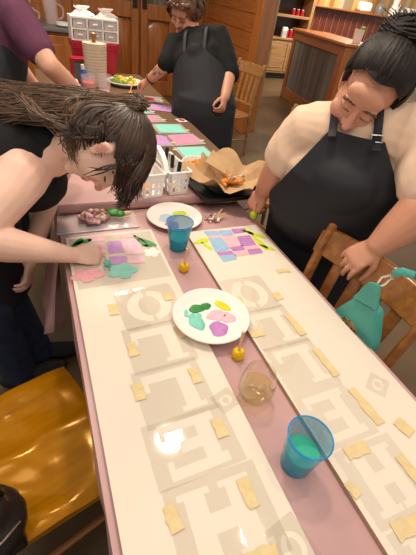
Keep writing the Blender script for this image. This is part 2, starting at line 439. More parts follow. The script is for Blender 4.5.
# right-hand partition of horizontal pine boards, ending in a post
A_ = V((2.49, 3.33, 0)); E_ = V((2.62, 5.3, 0)); dv = (E_-A_); L = dv.length; dv.normalize(); nv = V((-dv.y, dv.x, 0))
MW = Matrix.Translation(A_) @ Matrix(((dv.x, nv.x, 0, 0), (dv.y, nv.y, 0, 0), (0, 0, 1, 0), (0, 0, 0, 1)))
bm = B()
for k in range(14):
    z0 = k*0.19; box(bm, 0.1, L, -0.10, -0.012, z0+0.004, z0+0.186); box(bm, 0.1, L, -0.09, -0.025, z0-0.006, z0+0.006)
struct('wall_right', bm, 'pine', smooth=False).matrix_world = MW
bm = B(); prism(bm, [(2.49, 3.33), (2.75, 3.46), (2.69, 3.58), (2.50, 3.52)], 0, 2.7); struct('trim_1', bm, 'pine_post', bevel=0.01)
bm = B(); prism(bm, [(2.752, 3.462), (2.80, 3.50), (2.76, 3.60), (2.70, 3.57)], 0, 2.7); struct('trim_2', bm, 'rustic', bevel=0.006)

# far wall on the right: planks above a ledge
bm = B(); box(bm, 3.0, 10, 7.9, 8.0, 0, 3); struct('wall_far', bm, 'planks', smooth=False)

bm = B(); box(bm, 6.16, 10, 7.62, 7.9, 0, 1.48)
struct('wall_wainscot', bm, 'maroon', smooth=False)
bm = B()
for k in range(20): x = 6.3+k*0.19; box(bm, x-0.012, x+0.012, 7.605, 7.62, 0.1, 1.40)
struct('trim_3', bm, 'booth_wood', smooth=False)
bm = B(); box(bm, 6.12, 10, 7.45, 7.9, 1.48, 1.52); struct('trim_4', bm, 'booth_wood', bevel=0.01)
bm = B(); box(bm, 6.10, 6.24, 7.55, 7.66, 0, 1.48); struct('trim_5', bm, 'maroon', bevel=0.01)

# wooden store shelf in the gap beyond the post
sh = thing('display_shelf', 'pale rustic wooden shelf with jars in the gap beyond the pine post', 'shelf', (5.55, 7.3, 0))
b = B(); box(b, -0.55, 0.5, 0.0, 0.4, 0.12, 0.80); obj('cabinet', b, 'rustic', sh, bevel=0.01)
b = B(); box(b, -0.55, 0.5, 0.03, 0.4, 0.0, 0.12); obj('plinth', b, 'black_plastic', sh)
b = B(); box(b, -0.58, 0.53, -0.03, 0.4, 0.80, 0.84); obj('counter_board', b, 'rustic', sh, bevel=0.006)
for x in (-0.55, 0.45):
    b = B(); box(b, x-0.03, x+0.05, 0.0, 0.4, 0.84, 2.1); obj('upright', b, 'rustic', sh, bevel=0.006)
for z in (1.22, 1.62):
    b = B(); box(b, -0.52, 0.42, 0.0, 0.4, z, z+0.05); obj('shelf_board', b, 'rustic', sh, bevel=0.005)
b = B(); box(b, -0.52, 0.42, 0.36, 0.4, 0.84, 2.1); obj('back_panel', b, 'dark_wood', sh)
for x0, x1 in ((-0.50, -0.03), (-0.01, 0.45)):
    b = B(); box(b, x0, x1, -0.015, 0, 0.17, 0.76); box(b, x0+0.07, x1-0.07, -0.025, -0.015, 0.24, 0.69); d = obj('door', b, 'rustic', sh, bevel=0.006)
def jar(x, z, m, label, r=0.045, h=0.17, grp='jars on the store shelf'):
    t = thing('jar', label, 'jar', (x, 7.42, z), 0, grp)
    b = B(); lathe(b, [(0, 0), (r, 0), (r, h*0.75), (r*0.6, h*0.85), (r*0.6, h*0.9), (0, h*0.9)], 16); obj('body', b, m, t)
    b = B(); lathe(b, [(0, h*0.9), (r*0.68, h*0.9), (r*0.68, h), (0, h)], 16); obj('lid', b, 'white_plastic', t)
for i, x in enumerate((5.52, 5.63, 5.74, 5.85)):
    jar(x, 0.84, 'p_red', 'red sauce jar with white lid on the lower shelf in the gap')
for i, x in enumerate((5.58, 5.70, 5.82)):
    jar(x, 1.27, 'p_red', 'small red jar on the upper shelf in the gap', 0.04, 0.12, 'red jars on the upper store shelf')
t = thing('napkin_box', 'pale blue and white packet on the shelf counter beside the jars', 'packet', (5.40, 7.34, 0.84))
b = B(); box(b, -0.06, 0.06, -0.03, 0.03, 0, 0.2); obj('packet', b, 'white_plastic', t, bevel=0.01)
b = B(); box(b, -0.05, 0.05, -0.034, -0.0305, 0.03, 0.13); obj('band', b, 'p_paleblue', t)

# booth partition with a corrugated panel
bp = thing('booth_partition', 'wood framed booth partition with grey corrugated metal panel behind the woman in cream', 'booth', (4.1, 3.65, 0))
BA = V((0, 0, 0)); BE = V((0.40, 1.95, 0)); bd = BE.normalized(); bn = V((bd.y, -bd.x, 0)); BL = BE.length
MB_ = Matrix(((bd.x, bn.x, 0, 0), (bd.y, bn.y, 0, 0), (0, 0, 1, 0), (0, 0, 0, 1)))
def bbox(name, x0, x1, y0, y1, z0, z1, m, bev=0.008):
    b = B(); box(b, x0, x1, y0, y1, z0, z1, MB_); return obj(name, b, m, bp, bevel=bev)
bbox('stile', 0, 0.16, 0, 0.12, 0, 1.10, 'booth_wood'); bbox('stile', BL-0.12, BL, 0, 0.12, 0, 1.10, 'booth_wood')
bbox('rail', 0.16, BL-0.12, 0, 0.12, 0, 0.20, 'booth_wood'); bbox('rail', 0.16, BL-0.12, 0, 0.12, 0.97, 1.10, 'booth_wood')
bbox('end_panel', -0.02, 0.0, 0.0, 0.62, 0, 1.10, 'pine_post'); bbox('ledge', -0.05, BL+0.03, -0.04, 0.66, 1.10, 1.14, 'pine', 0.01)
bbox('back_panel', 0, BL, 0.10, 0.13, 0, 1.1, 'booth_wood')
b = B(); n = 56; zs = (0.2, 0.97); q = []
for z in zs: q.append([b.verts.new(MB_ @ V((0.16+(BL-0.28)*i/n, 0.03+0.03*math.cos(i*PI/2), z))) for i in range(n+1)])
for i in range(n): b.faces.new((q[0][i], q[0][i+1], q[1][i+1], q[1][i]))
obj('corrugated_panel', b, 'corrugated', bp, smooth=False)
wp = MB_ @ V((0.25, 0.28, 0)) + V((4.1, 3.65, 1.14))
t = thing('takeout_cup', 'white cup with green trim on the booth ledge above the dark hair', 'cup', wp)
b = B(); lathe(b, [(0, 0), (0.055, 0), (0.07, 0.17), (0.064, 0.17), (0.05, 0.01), (0, 0.01)], 24); obj('cup', b, 'white_plastic', t)
b = B(); ell(b, (0.03, -0.02, 0.18), (0.045, 0.04, 0.03)); obj('leaf_garnish', b, 'salad_green', t)
# things on the far ledge
t = thing('toaster', 'white rounded appliance on the far wall ledge', 'toaster', (7.75, 7.66, 1.52))
b = B(); box(b, -0.17, 0.17, -0.1, 0.1, 0, 0.2); obj('housing', b, 'white_plastic', t, bevel=0.05)
b = B(); box(b, -0.13, 0.13, -0.02, 0.02, 0.198, 0.205); obj('slot', b, 'black_plastic', t)
t = thing('kettle', 'dark grey appliance beside the white one on the far ledge', 'appliance', (8.25, 7.66, 1.52))
b = B(); lathe(b, [(0, 0), (0.13, 0), (0.14, 0.1), (0.10, 0.2), (0.04, 0.24), (0, 0.24)], 20); obj('housing', b, 'counter_grey', t)
b = B(); loft(b, [(0.13, 0, 0.05), (0.2, 0, 0.1), (0.12, 0, 0.18)], 0.02); obj('handle', b, 'black_plastic', t)
t = thing('pitcher', 'tall white figure-like pitcher on the far ledge near the planks', 'pitcher', (8.72, 7.66, 1.52))
b = B(); lathe(b, [(0, 0), (0.1, 0), (0.12, 0.12), (0.07, 0.25), (0.09, 0.36), (0, 0.36)], 20); obj('body', b, 'white_plastic', t)
b = B(); loft(b, [(0.08, 0, 0.3), (0.17, 0, 0.25), (0.1, 0, 0.1)], 0.015); obj('handle', b, 'white_plastic', t)
for k in range(5):
    for j in range(2):
        t = thing('mug', 'white mug in the stacked rows at the end of the far ledge', 'mug', (9.05+0.15*k, 7.66, 1.52+0.115*j), 0, 'stacked mugs on the far ledge')
        b = B(); lathe(b, [(0, 0), (0.055, 0), (0.062, 0.11), (0.056, 0.11), (0.05, 0.01), (0, 0.01)], 16); obj('body', b, 'white_plastic', t)

# counter at the far left
ct = thing('service_counter', 'wood panelled counter with grey top at the back left', 'counter', (-0.6, 4.42, 0))
b = B(); box(b, -1.4, 1.12, 0.04, 0.85, 0, 0.86); obj('carcass', b, 'door_wood', ct)
b = B(); box(b, -1.42, 1.16, -0.02, 0.86, 0.86, 0.90); obj('worktop', b, 'counter_grey', ct, bevel=0.008)
for k in range(4):
    x0 = -1.36+k*0.62; b = B(); box(b, x0, x0+0.58, 0.015, 0.04, 0.08, 0.82); box(b, x0+0.09, x0+0.49, 0.002, 0.015, 0.17, 0.73); obj('door', b, 'door_wood', ct, bevel=0.006)
def pitcher(x, y, r, h, label, k):
    t = thing(k, label, 'glassware', (x, y, 0.90))
    b = B(); lathe(b, [(0, 0), (r*0.8, 0), (r, h), (r*0.94, h), (r*0.74, 0.01), (0, 0.01)], 20); obj('body', b, 'clear_cup', t)
    b = B(); loft(b, spline([(r*0.9, 0, h*0.85), (r*1.6, 0, h*0.7), (r*1.5, 0, h*0.35), (r*0.85, 0, h*0.25)], 4), 0.012); obj('handle', b, 'clear_cup', t)
pitcher(0.30, 4.72, 0.09, 0.26, 'clear glass pitcher on the grey counter at the back left', 'glass_pitcher')
pitcher(0.06, 4.66, 0.06, 0.16, 'short clear jug left of the glass pitcher on the counter', 'glass_jug')
t = thing('saucer_stack', 'low stack of pale saucers on the grey counter', 'dishes', (0.42, 4.60, 0.90))
b = B(); lathe(b, [(0, 0), (0.05, 0), (0.085, 0.02), (0.085, 0.05), (0, 0.045)], 24); obj('saucers', b, 'white_plastic', t)

# ================================================================== TABLES
def table(name, label, x0, x1, y0, y1, z, th, m, legm):
    t = thing(name, label, 'table', ((x0+x1)/2, (y0+y1)/2, 0)); w, d = (x1-x0)/2, (y1-y0)/2
    b = B(); prism(b, rounded([(-w, -d), (w, -d), (w, d), (-w, d)], 0.02), z-th, z); obj('tabletop', b, m, t)
    for s in (-0.62, 0.62):
        b = B(); lathe(b, [(0, 0.03), (0.045, 0.03), (0.045, z-th), (0, z-th)], 20, c=(0, s*d)); obj('pedestal', b, 'iron', t)
        b = B()
        box(b, -0.30, 0.30, s*d-0.035, s*d+0.035, 0, 0.03); box(b, -0.035, 0.035, s*d-0.26, s*d+0.26, 0, 0.03); obj('foot', b, 'iron', t, bevel=0.01)
    return t
table('dining_table', 'near table under the pink plastic cloth holding both white boards', -0.012, 0.755, -1.72, 0.17, TZ-0.001, 0.04, 'table_brown', 'iron')
table('dining_table', 'brown speckled table at the far end with coloured cards', 0.0, 0.9, 0.195, 2.62, T2-0.001, 0.04, 'table_brown', 'iron')

def cloth(name, label, x0, x1, y0, y1, z, dl, dr, df, db, grp=None):
    """plastic sheet: flat top with rounded, rippled drops on the sides"""
    b = B(); cols = []; nx, ny = 18, 64
    def prof(u, drop0, drop1, lo, hi):
        # u in [-1,2]: below 0 hangs off lo, above 1 hangs off hi -> (pos, down)
        if u < 0: return lo - 0.003*min(1, -u*6) , -u*drop0
        if u > 1: return hi + 0.012*min(1, (u-1)*6), (u-1)*drop1
        return lo+(hi-lo)*u, 0
    us = [-1, -0.8, -0.6, -0.4, -0.2, -0.08, -0.02]*(1 if dl else 0) + [i/nx for i in range(nx+1)] + ([1.02, 1.08, 1.2, 1.4, 1.6, 1.8, 2] if dr else [])
    vs = ([-1, -0.7, -0.4, -0.2, -0.05] if df else []) + [i/ny for i in range(ny+1)] + ([1.05, 1.2, 1.4, 1.7, 2] if db else [])
    g = []
    for v in vs:
        row = []
        for u in us:
            x, dx = prof(u, dl, dr, x0, x1); y, dy = prof(v, df, db, y0, y1)
            d = max(dx, dy); k = min(1, d/0.08)
            rip = 0.010*k*(math.sin(y*21+1.3*math.sin(y*7))+0.6*math.sin(y*43))
            if dx: x += (1 if u < 0 else -1)*0.0 + rip*0.35*min(1, d/0.15)
            if dy: y += (-1 if v < 0 else 1)*(0.004*k+abs(0.01*math.sin(x*30))*d*3)
            row.append(b.verts.new((x, y, z+0.0012-d)))
        g.append(row)
    for r0, r1 in zip(g[:-1], g[1:]):
        for i in range(len(r0)-1): b.faces.new((r0[i], r0[i+1], r1[i+1], r1[i]))
    o = obj(name, b, 'pink_plastic'); s = o.modifiers.new('s', 'SOLIDIFY'); s.thickness = 0.0012; s.offset = 1
    return tag(o, label, 'tablecloth')
cloth('plastic_tablecloth', 'dusty pink plastic cloth covering the near table under the white boards', -0.014, 0.757, -1.72, 0.178, TZ, 0.24, 0.10, 0, 0)
cloth('plastic_tablecloth', 'pink plastic sheet over the near end of the brown table', -0.004, 0.902, 0.188, 0.50, T2, 0.26, 0.10, 0.036, 0)
# loose bunched corner hanging off the left side
b = B(); n = 10
g = []
for j in range(9):
    v = j/8; row = []
    for i in range(n+1):
        u = i/n; row.append(b.verts.new((-0.028-0.085*v*(0.5+0.5*math.sin(u*9))-0.02*v, -0.07+(0.02+0.24*(1-0.35*v))*u+0.03*math.sin(v*4), 0.742-0.335*v-0.06*v*math.sin(u*PI))))
    g.append(row)
for r0, r1 in zip(g[:-1], g[1:]):
    for i in range(n): b.faces.new((r0[i], r0[i+1], r1[i+1], r1[i]))
o = obj('plastic_sheet', b, 'pink_plastic'); s = o.modifiers.new('s', 'SOLIDIFY'); s.thickness = 0.001
tag(o, 'loose pink plastic corner hanging off the left table edge by the woman in black', 'plastic sheet')

# ================================================================== SIGN BOARDS
def rect_cells(b, xs, ys, holes, z):
    """sheet split along xs, ys with the cells listed in holes left open"""
    vs = {}
    def v(i, j):
        if (i, j) not in vs: vs[(i, j)] = b.verts.new((xs[i], ys[j], z))
        return vs[(i, j)]
    for i in range(len(xs)-1):
        for j in range(len(ys)-1):
            cx, cy = (xs[i]+xs[i+1])/2, (ys[j]+ys[j+1])/2
            if any(h[0] < cx < h[2] and h[1] < cy < h[3] for h in holes): continue
            b.faces.new((v(i, j), v(i+1, j), v(i+1, j+1), v(i, j+1)))
def letter_sheet(ch, w, h, lw, lh, z=0.0):
    """stencil sheet with a slab-serif letter cut out, letter read from the far end (its top towards -y)"""
    b = B(); t = lw*0.27; s = 0.012
    # letter frame: u to the letter's right, v up.  world x = -u, y = -v
    if ch == 'O':
        N = 56; out, mid, inn = [], [], []
        for i in range(N):
            a = 2*PI*i/N; c, q = math.cos(a), math.sin(a)
            k = min((w/2)/max(abs(c), 1e-6), (h/2)/max(abs(q), 1e-6)); out.append(b.verts.new((c*k, q*k, z)))
            mid.append(b.verts.new((c*lw*0.55, q*lh*0.5, z))); inn.append(b.verts.new((c*lw*0.27, q*lh*0.33, z)))
        for i in range(N): b.faces.new((out[i], out[(i+1) % N], mid[(i+1) % N], mid[i]))
        b.faces.new(inn)
        for i in (N//4-1, 3*N//4-1):
            b.faces.new((mid[i], mid[i+1], inn[i+1], inn[i])); b.faces.new((mid[i+1], mid[i+2], inn[i+2], inn[i+1]))
        return b
    H = []
    if ch == 'H': H = [(-lw/2+s, -lh/2, -lw/2+s+t, lh/2), (lw/2-s-t, -lh/2, lw/2-s, lh/2), (-lw/2+s, -t*0.42, lw/2-s, t*0.42),
                       (-lw/2, -lh/2, -lw/2+2*s+t, -lh/2+s), (lw/2-2*s-t, -lh/2, lw/2, -lh/2+s), (-lw/2, lh/2-s, -lw/2+2*s+t, lh/2), (lw/2-2*s-t, lh/2-s, lw/2, lh/2)]
    if ch == 'E': H = [(-lw/2+s, -lh/2, -lw/2+s+t, lh/2), (-lw/2, -lh/2, lw/2, -lh/2+t*0.62), (-lw/2, lh/2-t*0.62, lw/2, lh/2), (-lw/2+s, -t*0.35, lw*0.22, t*0.35),
                       (lw/2-s, -lh/2, lw/2, -lh/2+t*1.1), (lw/2-s, lh/2-t*1.1, lw/2, lh/2)]
    if ch == 'L': H = [(-lw/2+s, -lh/2, -lw/2+s+t, lh/2), (-lw/2, -lh/2, lw/2, -lh/2+t*0.7), (lw/2-s, -lh/2, lw/2, -lh/2+t*1.35), (-lw/2, lh/2-s, -lw/2+2*s+t, lh/2)]
    H = [(-q[2], -q[3], -q[0], -q[1]) for q in H]
    xs = sorted(set([round(v, 5) for q in H for v in (q[0], q[2])] + [-w/2, w/2])); ys = sorted(set([round(v, 5) for q in H for v in (q[1], q[3])] + [-h/2, h/2]))
    rect_cells(b, xs, ys, H, z); return b

def patch(parent, polys, m, z0, h=0.0012, name='paint_block'):
    out = []
    for p in polys:
        b = B(); prism(b, [(q[0]-parent.location.x, q[1]-parent.location.y) for q in p], z0, z0+h); out.append(obj(name, b, m, parent, smooth=False))
    return out

def sign_board(label, x0, x1, y0, y1, letters, tapes, extra, film='stencil'):
    t = thing('sign_board', label, 'sign board', ((x0+x1)/2, (y0+y1)/2, TZ+0.0028)); w, d = (x1-x0)/2, (y1-y0)/2
    top = BT-t.location.z
    b = B(); box(b, -w, w, -d, d, 0, top); bm_ = b
    for f in b.faces: f.material_index = 0 if f.normal.z > 0.5 else 1
    b.normal_update()
    for f in b.faces: f.material_index = 0 if f.calc_center_median().z > top-1e-4 else 1
    obj('panel', b, ['board', 'board_edge'], t, smooth=False, bevel=0.0012)
    for i, (ch, x, y, r, sw, shh, lw, lh) in enumerate(letters):
        b = letter_sheet(ch, sw, shh, lw, lh)
        st = obj('stencil_sheet', b, film if ch != ' ' else 'cover_film', t, loc=(x-t.location.x, y-t.location.y, top+0.0006+0.0003*(i % 3)), rot=(0, 0, r), smooth=False)
        st['label'] = 'clear stencil sheet with letter ' + ch if ch in 'HELO' else 'clear stencil sheet'
        so = st.modifiers.new('s', 'SOLIDIFY'); so.thickness = 0.0002
    for (x, y, ln, wd, r) in tapes:
        b = B(); n = 6; j = lambda: random.uniform(-0.0025, 0.0025)
        L_ = [(-ln/2+j(), -wd/2+wd*k/n) for k in range(n+1)]; R2 = [(ln/2+j(), -wd/2+wd*k/n) for k in range(n+1)]
        prism(b, L_[::-1]+R2, 0, 0.0004)
        obj('tape_strip', b, 'tape', t, loc=(x-t.location.x, y-t.location.y, top+0.0018), rot=(0, 0, r), smooth=False)
    extra(t, top+0.0002)
    return t

def leaf(cx, cy, ln, wd, rot):
    out = []; n = 20
    for i in range(n):
        a = 2*PI*i/n; x = ln*math.cos(a); y = wd*math.sin(a)*(0.75+0.25*math.cos(a))
        out.append((cx+x*math.cos(rot)-y*math.sin(rot), cy+x*math.sin(rot)+y*math.cos(rot)))
    return out
def flower(cx, cy, rx, ry, n=5, ph=0.4):
    out = []
    for i in range(60):
        a = 2*PI*i/60; k = 0.62+0.38*abs(math.cos(n*a/2+ph))**0.8
        out.append((cx+rx*k*math.cos(a), cy+ry*k*math.sin(a)))
    return out

def left_extra(t, z):
    P = lambda l: [rounded(p, 0.004) for p in l]
    patch(t, P([[(0.132, -0.054), (0.179, -0.055), (0.176, -0.126), (0.125, -0.126)], [(0.122, -0.142), (0.178, -0.148), (0.174, -0.192), (0.117, -0.187)]]), 'p_lilac', z)
    patch(t, P([[(0.181, -0.055), (0.242, -0.060), (0.241, -0.151), (0.179, -0.142)], [(0.18, -0.017), (0.244, -0.024), (0.243, -0.044), (0.178, -0.040)],
                [(0.180, -0.158), (0.237, -0.165), (0.233, -0.201), (0.178, -0.194)]]), 'p_palepink', z)
    patch(t, P([[(0.075, -0.012), (0.13, -0.014), (0.128, -0.046), (0.07, -0.046)], [(0.06, -0.060), (0.122, -0.060), (0.118, -0.120), (0.06, -0.120)]]), 'p_palepink', z)
    patch(t, [leaf(0.030, -0.055, 0.045, 0.016, 1.0), leaf(0.052, -0.040, 0.035, 0.014, 0.3)], 'p_green', z, name='painted_leaf')
    patch(t, [leaf(0.247, -0.070, 0.045, 0.013, -1.2), leaf(0.268, -0.082, 0.042, 0.013, -0.9), leaf(0.262, -0.105, 0.020, 0.010, -0.3)], 'p_green', z, name='painted_leaf')
    patch(t, [flower(0.150, -0.225, 0.050, 0.042)], 'p_teal', z+0.0006, name='painted_flower')
    patch(t, [flower(0.045, -0.222, 0.052, 0.036, 5, 1.0)], 'p_rose', z+0.0004, name='painted_flower')
    patch(t, [flower(0.268, -0.148, 0.030, 0.028, 5, 0.2)], 'p_white', z, 0.0008, name='painted_flower')
def right_extra(t, z):
    P = lambda l: [rounded(p, 0.004) for p in l]
    patch(t, P([[(0.498, -0.054), (0.554, -0.061), (0.555, -0.093), (0.500, -0.088)], [(0.558, -0.061), (0.610, -0.066), (0.606, -0.100), (0.557, -0.099)],
                [(0.499, -0.105), (0.549, -0.110), (0.550, -0.190), (0.489, -0.196)], [(0.492, -0.217), (0.555, -0.222), (0.549, -0.250), (0.494, -0.255)]]), 'p_blue', z)
    patch(t, P([[(0.614, -0.058), (0.669, -0.065), (0.668, -0.093), (0.610, -0.094)], [(0.613, -0.115), (0.670, -0.115), (0.664, -0.183), (0.601, -0.181)],
                [(0.552, -0.178), (0.607, -0.176), (0.606, -0.203), (0.557, -0.204)], [(0.491, -0.198), (0.552, -0.198), (0.550, -0.221), (0.493, -0.217)],
                [(0.612, -0.206), (0.667, -0.209), (0.665, -0.236), (0.608, -0.236)]]), 'p_purple', z)
    patch(t, P([[(0.500, -0.089), (0.552, -0.092), (0.551, -0.110), (0.497, -0.105)], [(0.553, -0.100), (0.613, -0.103), (0.600, -0.177), (0.551, -0.178)],
                [(0.609, -0.185), (0.668, -0.187), (0.666, -0.206), (0.612, -0.205)], [(0.553, -0.205), (0.611, -0.207), (0.607, -0.236), (0.550, -0.236)]]), 'p_pink', z)
    patch(t, [leaf(0.464, -0.118, 0.034, 0.018, 0.25), leaf(0.472, -0.150, 0.030, 0.011, -1.2)], 'p_lime', z, name='painted_leaf')
    patch(t, [leaf(0.690, -0.112, 0.052, 0.014, -0.75), leaf(0.676, -0.090, 0.030, 0.012, -1.3), leaf(0.684, -0.170, 0.055, 0.015, -1.45), leaf(0.697, -0.208, 0.032, 0.011, -0.8)], 'p_lime', z, name='painted_leaf')
lt = lambda x, y, r=0.0, ln=0.045, wd=0.024: (x, y, wd, ln, r)
sign_board('white HELLO sign board on the left with the lilac and teal flower painting', 0.0, 0.305, -1.62, 0.0,
    [(' ', 0.152, -0.150, 0.0, 0.285, 0.270, 0.1, 0.1), ('O', 0.192, -0.400, 0.05, 0.175, 0.16, 0.115, 0.125), ('L', 0.178, -0.548, 0.02, 0.165, 0.15, 0.125, 0.115), ('L', 0.172, -0.688, 0.03, 0.165, 0.15, 0.125, 0.115),
     ('E', 0.172, -0.818, 0.02, 0.185, 0.135, 0.125, 0.115), ('H', 0.178, -0.965, -0.02, 0.19, 0.16, 0.145, 0.125), ('O', 0.275, -1.045, 0.2, 0.07, 0.09, 0.04, 0.05), ('O', 0.278, -0.748, 0.3, 0.055, 0.05, 0.03, 0.025)],
    [lt(0.092, -0.392), lt(0.110, -0.545), lt(0.096, -0.668), lt(0.252, -0.377, 0.1, 0.035), lt(0.246, -0.520, 0.2), lt(0.234, -0.664), lt(0.238, -0.806, 0, 0.042), lt(0.238, -0.940, 0.05, 0.055), lt(0.092, -0.932, 0.1, 0.045), lt(0.215, -1.035, 1.5, 0.06)], left_extra)
sign_board('white HELLO sign board on the right with the blue and purple block painting', 0.429, 0.734, -1.66, -0.046,
    [('O', 0.508, -0.428, -0.02, 0.15, 0.16, 0.105, 0.125), ('L', 0.510, -0.575, 0.0, 0.15, 0.15, 0.11, 0.115), ('L', 0.512, -0.715, 0.0, 0.15, 0.15, 0.11, 0.115),
     ('E', 0.508, -0.860, 0.0, 0.15, 0.14, 0.11, 0.115), ('H', 0.520, -1.010, -0.02, 0.155, 0.15, 0.115, 0.12), ('O', 0.672, -0.828, 0.6, 0.06, 0.05, 0.035, 0.028), ('H', 0.520, -1.16, 0, 0.15, 0.14, 0.11, 0.115)],
    [lt(0.682, -0.350, 1.5, 0.05, 0.02), lt(0.590, -0.462, 0.1, 0.034, 0.028), lt(0.577, -0.585, 0.05, 0.085), lt(0.582, -0.728, 0.05, 0.09), lt(0.449, -0.586, 1.5, 0.042), lt(0.456, -0.445, 1.4, 0.03),
     lt(0.597, -0.866, 0.05, 0.10), lt(0.648, -0.940, 0.3, 0.04, 0.03), lt(0.502, -0.945, 1.55, 0.06, 0.026), lt(0.585, -1.016, 0.05, 0.06), lt(0.438, -1.006, 0.3, 0.03, 0.02), lt(0.500, -1.095, 1.5, 0.07, 0.03)], right_extra, 'stencil_faint')

# ================================================================== TABLE-TOP THINGS
def plate(label, x, y, z, r, blobs):
    t = thing('paper_plate', label, 'plate', (x, y, z))
    b = B(); lathe(b, [(0, 0), (r*0.68, 0), (r*0.80, 0.010), (r*0.97, 0.016), (r, 0.019), (r*0.985, 0.021), (r*0.95, 0.0185), (r*0.79, 0.0125), (r*0.67, 0.0028), (0, 0.0025)], 56)
    obj('plate', b, 'paper', t)
    for (m, bx, by, rx, ry, rot) in blobs:
        b = B(); pts = blob(bx, by, rx*1.2, ry*1.2, rot, 0.16); cx = bx; cy = by
        z0, z1, z2 = 0.0026, 0.0048, 0.0056
        ringloft(b, [[V((p[0], p[1], z0)) for p in pts], [V((cx+(p[0]-cx)*0.9, cy+(p[1]-cy)*0.9, z1)) for p in pts], [V((cx+(p[0]-cx)*0.5, cy+(p[1]-cy)*0.5, z2)) for p in pts]])
        obj('paint_puddle', b, m, t)
    return t
plate('white paper plate with green, yellow, teal, pink and purple paint across the two boards', 0.343, -0.499, BT+0.003, 0.110,
    [('p_green', -0.025, 0.045, 0.020, 0.015, 0.2), ('p_green', 0.005, 0.048, 0.014, 0.011, 0), ('p_yellow', 0.055, 0.040, 0.024, 0.015, -1.0), ('p_pink', 0.018, 0.008, 0.022, 0.016, 0.3),
     ('p_pink', 0.048, -0.012, 0.020, 0.018, 0), ('p_pink', 0.035, -0.002, 0.020, 0.012, 0.5), ('p_teal', -0.044, -0.006, 0.018, 0.026, 0.3), ('p_teal', -0.064, 0.038, 0.008, 0.014, 0), ('p_teal', -0.050, 0.022, 0.010, 0.007, 0), ('p_teal', -0.030, 0.018, 0.007, 0.008, 0),
     ('p_purple', 0.006, -0.045, 0.024, 0.022, 0)])
plate('white paper plate with pale blue, lime and purple paint behind the far teal cup', 0.421, 0.071, 0.7535, 0.111,
    [('p_paleblue', -0.030, 0.012, 0.030, 0.026, 0.2), ('p_paleblue', 0.010, 0.016, 0.012, 0.008, 0), ('p_lime', 0.038, 0.040, 0.026, 0.016, 0.1), ('p_purple', -0.022, -0.040, 0.024, 0.022, 0), ('p_lime', 0.060, 0.010, 0.008, 0.006, 0)])

def tumbler(label, x, y, z, rb, rt, h, fill, m):
    t = thing('plastic_cup', label, 'cup', (x, y, z))
    b = B(); w = 0.0022
    lathe(b, [(0, 0), (rb, 0), (rb+(rt-rb)*0.9, h*0.9), (rt, h), (rt+0.0012, h+0.001), (rt-w+0.0005, h+0.001), (rb+(rt-rb)*0.9-w, h*0.9), (rb-w, 0.004), (0, 0.004)], 48)
    obj('cup', b, 'teal_cup', t)
    b = B(); lathe(b, [(0, 0.0045), (rb-w-0.0006, 0.0045), (rb+(rt-rb)*fill-w-0.0006, h*fill), (0, h*fill)], 48); obj('liquid', b, m, t)
    b = B(); R2 = rt+0.0006; loft(b, [(R2*math.cos(2*PI*i/40), R2*math.sin(2*PI*i/40), h) for i in range(41)], 0.0016, seg=8, flat=True); obj('rim', b, 'teal_rim', t)
    return t
tumbler('teal plastic cup of green paint water beside the far paper plate', 0.372, -0.122, 0.7535, 0.031, 0.046, 0.108, 0.42, 'teal_water_dark')
tumbler('large teal plastic cup half full of water at the near end of the pink strip', 0.362, -0.920, 0.7535, 0.031, 0.0425, 0.110, 0.50, 'teal_water')

t = thing('wine_glass', 'stemless glass with a little white wine between the boards', 'glass', (0.352, -0.752, 0.7535))
b = B(); pr = [(0, 0), (0.022, 0), (0.034, 0.010), (0.0425, 0.032), (0.0425, 0.052), (0.036, 0.085), (0.0335, 0.096), (0.0322, 0.096), (0.0345, 0.085), (0.041, 0.052), (0.041, 0.033), (0.0325, 0.0125), (0.021, 0.005), (0, 0.005)]
lathe(b, pr, 48); obj('bowl', b, 'glass', t)
b = B(); lathe(b, [(0, 0.0052), (0.0208, 0.0052), (0.0322, 0.0127), (0.0407, 0.033), (0.0408, 0.040), (0, 0.040)], 48); obj('wine', b, 'wine', t)

def dauber(name, label, loc, rot, m, hl=0.055, parent=None):
    t = thing(name, label, 'sponge brush', loc); t.rotation_euler = rot
    b = B(); lathe(b, [(0, 0), (0.013, 0), (0.0165, 0.005), (0.0165, 0.019), (0.012, 0.027), (0, 0.027)], 24); obj('sponge', b, m, t)
    b = B(); lathe(b, [(0, 0.020), (0.0038, 0.020), (0.0038, 0.027+hl), (0, 0.028+hl)], 14); obj('handle', b, 'dowel', t)
    return t
dauber('sponge_brush', 'yellow sponge brush standing in front of the far teal cup', (0.349, -0.252, 0.7535), (0.05, 0.03, 0), 'sponge_yellow', 0.065)
dauber('sponge_brush', 'yellow sponge brush standing beside the stemless glass', (0.366, -0.636, 0.7535), (-0.08, 0.02, 0), 'sponge_yellow', 0.065)

